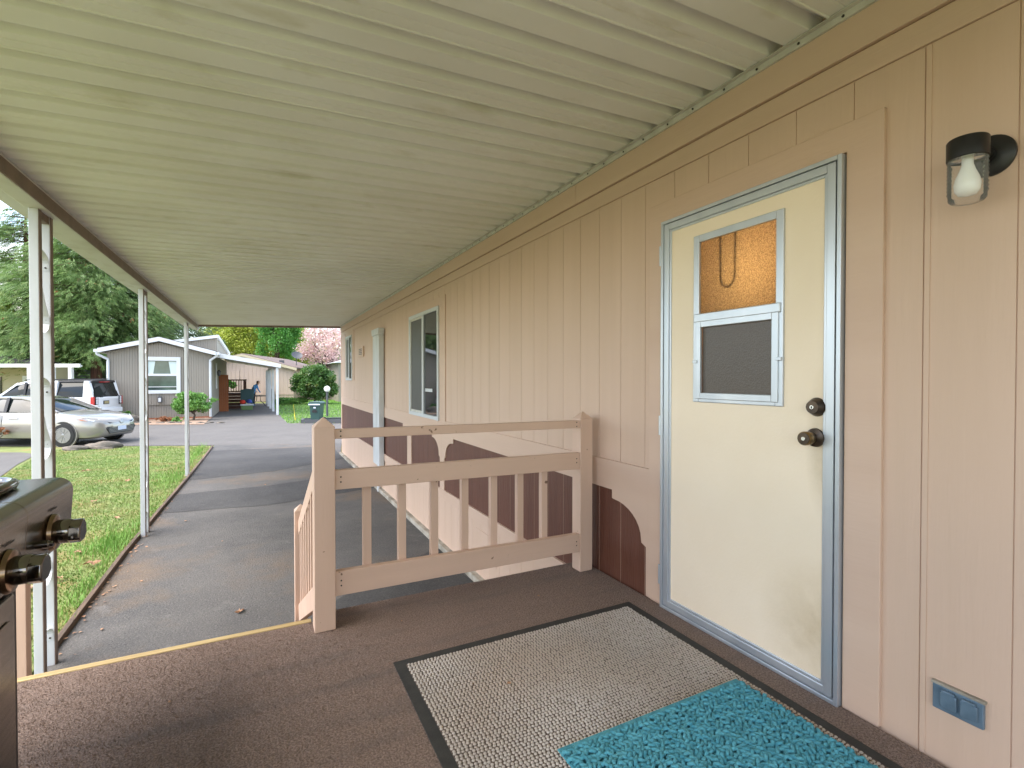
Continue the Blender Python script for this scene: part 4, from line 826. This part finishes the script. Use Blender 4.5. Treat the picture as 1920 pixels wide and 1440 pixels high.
# person bending over the table
def person(base, face):
    me = bpy.data.meshes.new('person'); J = [(0, 0, .92), (.02, 0, 1.08), (.14, 0, 1.30), (.22, 0, 1.40), (.30, 0, 1.46), (.36, 0, 1.54), (.40, 0, 1.62),
        (0, .1, .88), (-.02, .11, .48), (-.04, .11, .08), (.10, .11, .03), (0, -.1, .88), (.04, -.11, .48), (0, -.11, .08), (.14, -.11, .03),
        (.2, .19, 1.36), (.26, .22, 1.10), (.44, .18, .92), (.2, -.19, 1.36), (.28, -.22, 1.10), (.46, -.16, .94)]
    E_ = [(0, 1), (1, 2), (2, 3), (3, 4), (4, 5), (5, 6), (0, 7), (7, 8), (8, 9), (9, 10), (0, 11), (11, 12), (12, 13), (13, 14), (3, 15), (15, 16), (16, 17), (3, 18), (18, 19), (19, 20)]
    rad = [.14, .14, .15, .12, .06, .085, .09, .085, .06, .045, .04, .085, .06, .045, .04, .06, .045, .035, .06, .045, .035]
    me.from_pydata(J, E_, []); me.materials.append(M['shirt']); o = link('person', me, None, base); o.rotation_euler.z = face
    sk = o.modifiers.new('skin', 'SKIN')
    for i, r in enumerate(rad): me.skin_vertices[0].data[i].radius = (r, r)
    me.skin_vertices[0].data[0].use_root = True
    o.modifiers.new('sub', 'SUBSURF').levels = 1; o.modifiers['sub'].render_levels = 1
    tag(o, 'person in blue shirt and dark trousers bending over the patio table', 'person')
    me2 = MB()
    for s in (-1, 1): me2.tube([(0, s * .1, .96), (0, s * .105, .86), (-.01, s * .112, .48), (-.02, s * .112, .07)], [.115, .115, .085, .07], 10)
    tr_ = me2.build('trousers', M['jeans'], None, smooth=True); tr_.parent = o
    hd = MB().lathe([(.02, -.14), (.07, -.10), (.092, -.02), (.095, .05), (.07, .11), (.0, .13)], (.40, 0, 1.60), (.35, 0, .9), 14).build('head', M['skin'], None, smooth=True); hd.parent = o
    hr = MB().lathe([(.099, .0), (.102, .06), (.075, .12), (.0, .142)], (.39, 0, 1.60), (.2, 0, .95), 14).build('hair', M['hair'], None, smooth=True); hr.parent = o
person((-.35, 38.9, G), R_(-35))
# taupe house further back, turned a little
th = emp('taupe_house', (0, 0, 0), 'taupe house with shingled gable roof behind the white carport', 'house')
MB().prism([(-5.2, 0), (2.9, 0), (2.9, 2.75), (-.9, 3.72), (-5.2, 2.75)], 1, 0, 13).build('wall', M['taupe_gr'], th)
for x0, z0, x1, z1 in ((-5.5, 2.68, -.9, 3.80), (-.9, 3.80, 3.25, 2.68)):
    MB().prism([(x0, z0), (x1, z1), (x1, z1 + .1), (x0, z0 + .1)], 1, -.4, 13.4).build('roof', M['shingle'], th)
    MB().prism([(x0, z0 - .16), (x1, z1 - .16), (x1, z1 + .05), (x0, z0 + .05)], 1, -.46, -.402).build('rake_board', M['cream'], th)
MB().box(-3.0, -1.2, -.03, -.002, .9, 2.5).build('wall_panel', M['taupe_gr'], th, .01)
MB().box(-5.2, 2.9, -.05, -.003, .55, .63).build('water_table', M['taupe'], th)
MB().box(1.4, 1.7, 1.5, 1.9, 3.2, 3.42).build('roof_vent', M['slate'], th)
th.location = (-.2, 45.6, G); th.rotation_euler.z = R_(-17)
ds = emp('satellite_dish', (2.83, 44.9, 2.1), 'grey satellite dish above the taupe house roof', 'dish')
MB().lathe([(.0, .0), (.2, .02), (.36, .08), (.42, .13), (.43, .14), (.36, .10), (.2, .035), (0, .02)], (2.83, 44.9, 2.95), (.15, -.75, .75), 24).build('reflector', M['slate'], ds, smooth=True, flat_angle=80)
MB().tube([(2.83, 44.9, 2.95), (2.8, 44.95, 2.2)], .03, 8).build('mast', M['slate'], ds)
# pale house at the far right, mostly behind the mobile home
ph = emp('pale_house', (8, 42, G), 'pale grey house with white trimmed window beyond the round shrub', 'house')
pc = S(-13.9, 40)
MB().prism([(pc.x, G), (pc.x + 8, G), (pc.x + 8, 2.35), (pc.x, 2.35)], 1, pc.y, pc.y + 9).build('wall', M['grey'], ph)
MB().prism([(pc.x - .45, 2.36), (pc.x + 8, 2.36), (pc.x + 8, 3.6), (pc.x + .9, 2.75)], 1, pc.y - .45, pc.y + 9.3).build('roof', M['white'], ph)
w3 = MB().box(pc.x + .22, pc.x + 1.0, pc.y - .06, pc.y - .002, .2, 1.85).build('window', M['white'], ph, .01)
for z0_, z1_ in ((.3, .98), (1.06, 1.75)): MB().box(pc.x + .34, pc.x + .88, pc.y - .064, pc.y - .058, z0_, z1_).build('pane', M['glassdark'], w3)
# cream house with white carport at the far left
ch_ = emp('cream_house', (0, 0, 0), 'cream lap sided house with white carport behind the parked cars', 'house')
for i in range(14): MB().box(-7, 4.2, 2.0 - .012 * (i % 1), 2.2, .0 + .22 * i, .21 + .22 * i).build('lap_board', M['cream'], ch_)
MB().box(-7, 4.19, 2.05, 3.4, 0, 3.0).build('wall', M['cream'], ch_)
MB().box(2.35, 3.1, 1.93, 1.998, .0, 2.15).build('door', M['white'], ch_, .01); MB().box(2.55, 2.9, 1.925, 1.935, .9, 1.9).build('door_pane', M['glassdark'], ch_)
MB().box(-.6, .9, 1.94, 1.998, .9, 2.1).build('window', M['glassdark'], ch_)
MB().prism([(-1.7, 2.66), (9.3, 2.66), (9.3, 2.88), (-1.7, 2.88)], 1, -1.6, -1.5).build('carport_fascia', M['gutter_white'], ch_)
MB().box(-1.7, 4.4, -1.5, 2.0, 2.78, 2.86).build('carport_roof', M['pan'], ch_)
MB().box(4.6, 9.3, -1.5, -1.4, 2.7, 2.8).build('pergola_beam', M['gutter_white'], ch_)
for x in (1.0, 4.1, 6.2, 7.6, 8.7): MB().box(x - .1, x + .1, -1.6, -1.42, 0, 2.66).build('carport_post', M['post_white'], ch_)
MB().prism([(-7.4, 3.0), (-1, 3.7), (4.3, 3.0)], 1, 1.6, 3.6).build('roof', M['darkshingle'], ch_)
ch_.location = S(-35.6, 32, -.85); ch_.rotation_euler.z = math.atan2(RT.y, RT.x)
fn = emp('slat_fence', (0, 0, 0), 'grey horizontal slat fence behind the white four wheel drive', 'fence')
for i in range(9): MB().box(0, 5.6, 0, .03, .15 + .21 * i, .33 + .21 * i).build('slat', M['greyfence'], fn)
for x in (.05, 2.8, 5.55): MB().box(x - .05, x + .05, .031, .12, 0, 1.85).build('post', M['greyfence'], fn)
fn.location = S(-38.6, 41, -.2); fn.rotation_euler.z = math.atan2(RT.y, RT.x)
# ================================================================ STREET FURNITURE
bn = emp('wheelie_bin', (0, 0, 0), 'dark green wheeled bin at the kerb across the street', 'bin')
MB().add([(x * q, y * q, z) for z, q in ((.06, .8), (.82, 1)) for x, y in ((-.23, -.25), (.23, -.25), (.23, .25), (-.23, .25))], [(3, 2, 1, 0), (4, 5, 6, 7)] + [(i, (i + 1) % 4, 4 + (i + 1) % 4, 4 + i) for i in range(4)]).build('tub', M['bin'], bn, .02)
MB().prism([(-.26, .80), (.26, .80), (.27, .87), (.2, .93), (-.2, .93), (-.27, .87)], 1, -.28, .30).build('lid', M['bin'], bn, .015)
MB().box(-.25, .25, -.31, -.27, .78, .83).build('rim_bar', M['plate'], bn, .01)
MB().prism([(-.09, .46), (.09, .46), (.11, .52), (.07, .58), (-.07, .58), (-.11, .52)], 1, -.262, -.235).build('grab_recess', M['black'], bn)
MB().box(-.05, .05, -.262, -.245, .64, .70).build('emblem', M['plate'], bn)
for s in (-1, 1): MB().lathe([(.12, -.03), (.12, .03)], (s * .24, .2, .12), (1, 0, 0), 16).build('wheel', M['tyre'], bn)
bn.location = S(-8.5, 21.75, -.775); bn.rotation_euler.z = math.atan2(RT.y, RT.x)
gl = emp('globe_lamp', tuple(S(-9.25, 25, G)), 'white globe lamp on a slim dark post beside the wheeled bin', 'lamp')
b = S(-9.25, 25, G); MB().tube([b, b + Vector((0, 0, 1.22))], .055, 10).build('lamp_post', M['slate'], gl, smooth=True)
MB().lathe([(.06, 0), (.08, .03), (.06, .06)], (b.x, b.y, b.z + 1.2), (0, 0, 1), 12).build('collar', M['slate'], gl)
MB().lathe([(.15 * math.sin(math.pi * i / 12), .15 - .15 * math.cos(math.pi * i / 12)) for i in range(13)], (b.x, b.y, b.z + 1.24), (0, 0, 1), 20).build('globe', M['globe'], gl, smooth=True, flat_angle=80)
ke = emp('black_edging', tuple(S(-7.5, 21.6, G)), 'dark plastic edging around the bed behind the wheeled bin', 'edging')
for a_, b_2 in (((-9.05, 21.5), (-6.2, 21.5)), ((-9.05, 21.5), (-9.3, 22.3)), ((-9.3, 22.3), (-7.0, 23.0))):
    MB().beam(S(*a_, -.70), S(*b_2, -.70), .08, .16).build('edging_board', M['slate'], ke)
yr = MB().tube([S(-9.77, 22.5, -.73), S(-14.2, 32.5, -.73), S(-19.3, 44, -.73)], .012, 5).build('yellow_rope', M['rope'], None); tag(yr, 'yellow rope stretched across the far lawn', 'rope')
def rock(x, y, z, sx, sy, sz, label, group=None):
    me = bpy.data.meshes.new('rock'); bm = bmesh.new(); bmesh.ops.create_icosphere(bm, subdivisions=3, radius=1)
    ph_ = random.uniform(0, 9)
    for v in bm.verts:
        c = v.co; k = 1 + .16 * math.sin(3 * c.x + ph_) * math.cos(2.5 * c.y + ph_) + .10 * math.sin(6 * c.z + 4 * c.x + ph_) + random.uniform(-.03, .03); v.co = Vector((c.x * sx * k, c.y * sy * k, max(-.3, c.z) * sz * k))
    bm.to_mesh(me); bm.free(); me.materials.append(M['rock']); o = link('rock', me, None, (x, y, z)); o.rotation_euler.z = random.uniform(-.5, .5); tag(o, label, 'rock', group)
rock(-4.45, 17.45, -.75, .36, .18, .10, 'flat mossy stone at the lawn edge under the sedan front wheel')
rock(-3.85, 17.45, -.75, .48, .22, .17, 'broad grey stone at the lawn edge ahead of the sedan front wheel')
rock(-5.0, 26.9, -.7, .42, .3, .26, 'rounded stone in the bark bed below the grey house')
for i in range(9): p = S(-16.1 + .44 * i + random.uniform(-.08, .08), 21.5 + random.uniform(-.06, .06)); rock(p.x, p.y, -.775, random.uniform(.12, .2), .09, random.uniform(.05, .08), 'small edging stone along the bark bed of the grey house', 'stones edging the bark bed')
pt = emp('flower_pot', tuple(S(-15.25, 14.05, G)), 'blue glazed pot with orange flowers beside the sedan', 'pot')
b = S(-15.25, 14.05, G); MB().lathe([(.16, 0), (.22, .12), (.25, .28), (.24, .32), (.21, .32), (.2, .27), (0, .26)], b, (0, 0, 1), 20).build('pot', M['bluepot'], pt, smooth=True)
# ================================================================ VEGETATION
def leaves(P, size, sv=.35, asp=.6, droop=None):
    n = len(P); a = rng.normal(size=(n, 3)); a /= np.linalg.norm(a, axis=1)[:, None]
    b_ = rng.normal(size=(n, 3)); b_ -= (b_ * a).sum(1)[:, None] * a; b_ /= np.linalg.norm(b_, axis=1)[:, None]
    s = size * rng.uniform(1 - sv, 1 + sv, n)[:, None]
    V = np.stack([P - a * s, P + b_ * s * asp, P + a * s, P - b_ * s * asp], 1).reshape(-1, 3)
    return V, np.arange(4 * n).reshape(-1, 4)
def tree(name, base, trunk_h, crown_c, rad, ncl, nleaf, size, m, label, cat='tree', group=None, tr_=.2, limbs=8, clr=.28, bark='bark'):
    base = Vector(base); root = emp(name, tuple(base), label, cat, group); cc = np.array(crown_c, float); rad = np.array(rad, float)
    d = rng.normal(size=(ncl, 3)); d /= np.linalg.norm(d, axis=1)[:, None]; d[:, 2] = np.where(d[:, 2] < -.75, -d[:, 2], d[:, 2])
    cen = cc + d * rad * (rng.uniform(.25, 1, ncl) ** .5)[:, None] * .86
    wts = rng.uniform(.4, 1.6, ncl); idx = rng.choice(ncl, nleaf, p=wts / wts.sum())
    off = rng.normal(size=(nleaf, 3)); off /= np.linalg.norm(off, axis=1)[:, None]; off *= (rng.uniform(0, 1, nleaf) ** .6)[:, None]
    P = cen[idx] + off * rad * clr * (wts[idx] ** .4)[:, None]
    V, F_ = leaves(P, size); tag(npmesh('crown', V, F_, m, root), kind='stuff')
    t = MB(); top = Vector(cc); t.tube([base, base.lerp(Vector((base.x + .1, base.y, base.z + trunk_h)), .6), Vector((base.x, base.y, base.z + trunk_h)), top], [tr_ * 1.25, tr_, tr_ * .85, tr_ * .3], 10)
    for i in range(min(limbs, ncl)):
        e = Vector(cen[i]); s0 = Vector((base.x, base.y, base.z + trunk_h * random.uniform(.7, 1))); t.tube([s0, s0.lerp(e, .5) + Vector((0, 0, .15 * (e - s0).length)), e], [tr_ * .5, tr_ * .3, tr_ * .08], 6)
    t.build('trunk', M[bark], root, smooth=True, flat_angle=80)
    return root
def cedar(name, base, H, h0, rad, nbr, dens, m, label, spray=.48, lean=(0, 0), tr_=.4, dead=.0):
    base = Vector(base); root = emp(name, tuple(base), label, 'tree', 'tall cedars behind the parked cars'); b0 = np.array(base)
    hs = h0 + (H - h0) * rng.uniform(0, 1, nbr) ** 1.15; Lb = rad * (1 - (hs - h0) / (H - h0 + .8)) ** .62 * rng.uniform(.65, 1.12, nbr); az = rng.uniform(0, 2 * np.pi, nbr)
    PP = []; DD = []; LB = MB()
    for h, l_, a in zip(hs, Lb, az):
        n = int(dens * l_ * (l_ + 1.2)); s = rng.uniform(.12, 1, n) ** .75; dr_ = np.array([math.cos(a), math.sin(a), 0]); sd_ = np.array([-math.sin(a), math.cos(a), 0])
        lat = rng.normal(0, 1, n) * (.16 * l_ * (.35 + s * (1.15 - s))); up = .10 * l_ * s - .42 * l_ * s ** 2 + .16 * l_ * s ** 4
        hang = -np.abs(rng.normal(0, .42, n)) * (.5 + l_ * .22) + .25
        p = dr_ * (s * l_)[:, None] + sd_ * lat[:, None]; p[:, 2] = h + up + hang + rng.normal(0, .05, n); t = (h / H); p[:, 0] += lean[0] * t; p[:, 1] += lean[1] * t
        dd = dr_ + sd_ * (lat / (.2 * l_ + .1))[:, None] * .9 + rng.normal(0, .25, (n, 3)); dd[:, 2] = -rng.uniform(.25, 1.1, n)
        PP.append(p); DD.append(dd)
        if l_ > 1: LB.tube([b0 + [lean[0] * t, lean[1] * t, h], b0 + dr_ * l_ * .5 + [lean[0] * t, lean[1] * t, h - .05 * l_], b0 + dr_ * l_ * .9 + [lean[0] * t, lean[1] * t, h - .2 * l_]], [.05, .03, .01], 5)
    P = np.concatenate(PP) + b0; D = np.concatenate(DD); D /= np.linalg.norm(D, axis=1)[:, None]; n = len(P)
    sd_ = np.cross(D, [0, 0, 1.]); sd_ /= np.linalg.norm(sd_, axis=1)[:, None] + 1e-6; tw = rng.normal(0, .5, n)[:, None]; nn = np.cross(sd_, D); sd_ = sd_ * np.cos(tw) + nn * np.sin(tw); nn = np.cross(sd_, D)
    S_ = spray * rng.uniform(.6, 1.3, n)[:, None]
    tri = []
    for t, s_ in ((0, .34), (0, -.34), (.26, .3), (.26, -.3), (.5, .16), (.5, -.14)):
        for (f, sdv, nv) in ((t, 0, 0), (t + .2, s_ * .12, .02), (t + .5, s_, -.07)): tri.append(P + D * (f * S_) + sd_ * (sdv * S_) + nn * (nv * S_))
    V = np.stack(tri, 1).reshape(-1, 3); F_ = np.arange(len(V)).reshape(-1, 3)
    tag(npmesh('crown', V, F_, m, root), kind='stuff')
    if dead:
        k = rng.choice(n, int(n * dead)); V2, F2 = leaves(P[k] + rng.normal(0, .06, (len(k), 3)), .13, asp=.4); tag(npmesh('dead_sprays', V2, F2, M['cedar_dead'], root), kind='stuff')
    LB.build('branches', M['trunk'], root); 
    MB().tube([base, base + Vector((lean[0] * .3 + .08, 0, H * .3)), base + Vector((lean[0] * .6, lean[1] * .6, H * .6)), base + Vector((lean[0], lean[1], H))], [tr_ * 1.3, tr_, tr_ * .6, .03], 12).build('trunk', M['trunk'], root, smooth=True, flat_angle=80)
    return n
def at(u, k, z=G): return tuple(S((u - 960) / 937 * k, k, z))
nt_ = 0
nt_ += cedar('cedar_tree', at(52, 39), 15.6, 4.0, 5.0, 190, 9, M['cedar'], 'tall pointed cedar beside the cream house carport', dead=.004)
nt_ += cedar('cedar_tree', at(180, 38), 20, 4.2, 6.0, 230, 8, M['cedar'], 'broad red trunked cedar behind the white four wheel drive', tr_=.3, dead=.006)
nt_ += cedar('cedar_tree', at(203, 39), 17, 4.6, 4.6, 130, 8, M['cedar_dark'], 'slim cedar with leaning red trunk touching the broad cedar', tr_=.2, lean=(1.2, .4))
nt_ += cedar('cedar_tree', at(318, 48), 16, 3, 5.6, 170, 6, M['cedar_dark'], 'dark cedar rising behind the grey house roof')
nt_ += cedar('cedar_tree', at(-60, 44), 12, 2.5, 5, 120, 5, M['cedar_dark'], 'dark cedar behind the cream house')
tree('lime_maple', at(-26, 36), 3.0, at(-24, 36, 5.4), (1.7, 1.6, 2.0), 40, 12000, .08, M['maple'], 'lime green maple sapling at the side of the cream house')
tree('yellow_maple', at(462, 62), 4, at(462, 62, 5.2), (5.2, 4, 4.2), 110, 45000, .11, M['maple'], 'yellow green maple behind the taupe house', tr_=.3)
tree('green_tree', at(519, 58), 4, at(521, 58, 6.2), (2.6, 2.5, 4.6), 70, 24000, .11, M['green'], 'fresh green tree with dark trunk behind the taupe house roof', tr_=.25)
tree('yellow_tree', at(556, 64), 3, at(556, 64, 4.4), (2.6, 2.5, 3.6), 50, 15000, .11, M['maple'], 'small yellow leaved tree beyond the satellite dish', tr_=.2)
tree('pink_dogwood', at(616, 46), 2.0, at(614, 46, 3.9), (2.7, 2.6, 2.6), 100, 10000, .075, M['pink'], 'pink flowering tree behind the round shrub', tr_=.2, limbs=16)
tree('round_shrub', at(590, 36.5), .8, at(590, 36.5, .72), (1.62, 1.5, 1.5), 150, 34000, .065, M['laurel'], 'large rounded evergreen shrub on the far lawn', 'shrub', tr_=.08, clr=.22)
tree('garden_shrub', at(362, 22.9), .4, at(362, 22.9, -.02), (.98, .6, .62), 60, 9000, .05, M['shrub'], 'leafy green shrub in front of the grey house', 'shrub', tr_=.04, clr=.25)
tree('fern_clump', at(236, 22.6), .1, at(236, 22.6, -.55), (.24, .24, .28), 14, 700, .06, M['shrub'], 'small bright plant beside the tail of the white four wheel drive', 'plant', tr_=.02)
tree('potted_plant', at(415, 37.6, .2), .2, at(432, 37.6, .62), (.42, .3, .4), 16, 900, .07, M['green'], 'green potted plant on the dark entry stairs landing', 'plant', tr_=.03)
tree('flower_plant', at(-2, 14.05, -.5), .1, at(-2, 14.05, -.34), (.2, .2, .16), 12, 400, .03, M['cedar_dead'], 'rusty orange flowers growing in the blue pot', 'plant', tr_=.01)
for i, (u, k) in enumerate([(305, 22.3), (312, 22.2), (335, 22.1)]): tree('low_heather', at(u, k), .05, at(u, k, -.66), (.3, .25, .12), 10, 300, .045, M['cedar_dead'] if i < 2 else M['shrub'], 'low dry heather clump in the bark bed' if i < 2 else 'low green clump in the bark bed under the garden shrub', 'plant', 'heather clumps in the bark bed' if i < 2 else None, tr_=.01)
tree('lawn_border_plant', at(545, 36), .1, at(545, 36, -.5), (1.4, .5, .28), 30, 2500, .07, M['shrub'], 'low leafy border plants along the taupe house', 'plant', tr_=.02)
for u, k in ((506, 40.5), (514, 41.5)):
    o = MB().lathe([(.34, 0), (.28, .15), (.26, 1.0), (.25, 1.05), (0, 1.05)], at(u, k), (0, 0, 1), 14).build('tree_stump', M['bark'], None, smooth=True); tag(o, 'dark tall stump behind the white carport posts', 'stump', 'stumps behind the carport posts')

# distant woods that close the view behind the houses
n = 60000; u_ = rng.uniform(-75, 22, n); k_ = rng.uniform(72, 80, n); hh = 5.5 + 1.6 * np.sin(u_ * .35) + 1.1 * np.sin(u_ * .93 + 1)
z_ = G + hh * rng.uniform(0, 1, n) ** .8
P = np.c_[u_ * RT.x + k_ * FW.x, u_ * RT.y + k_ * FW.y, z_]; V, F_ = leaves(P, .28)
tag(npmesh('distant_woods', V, F_, M['green']), kind='stuff')
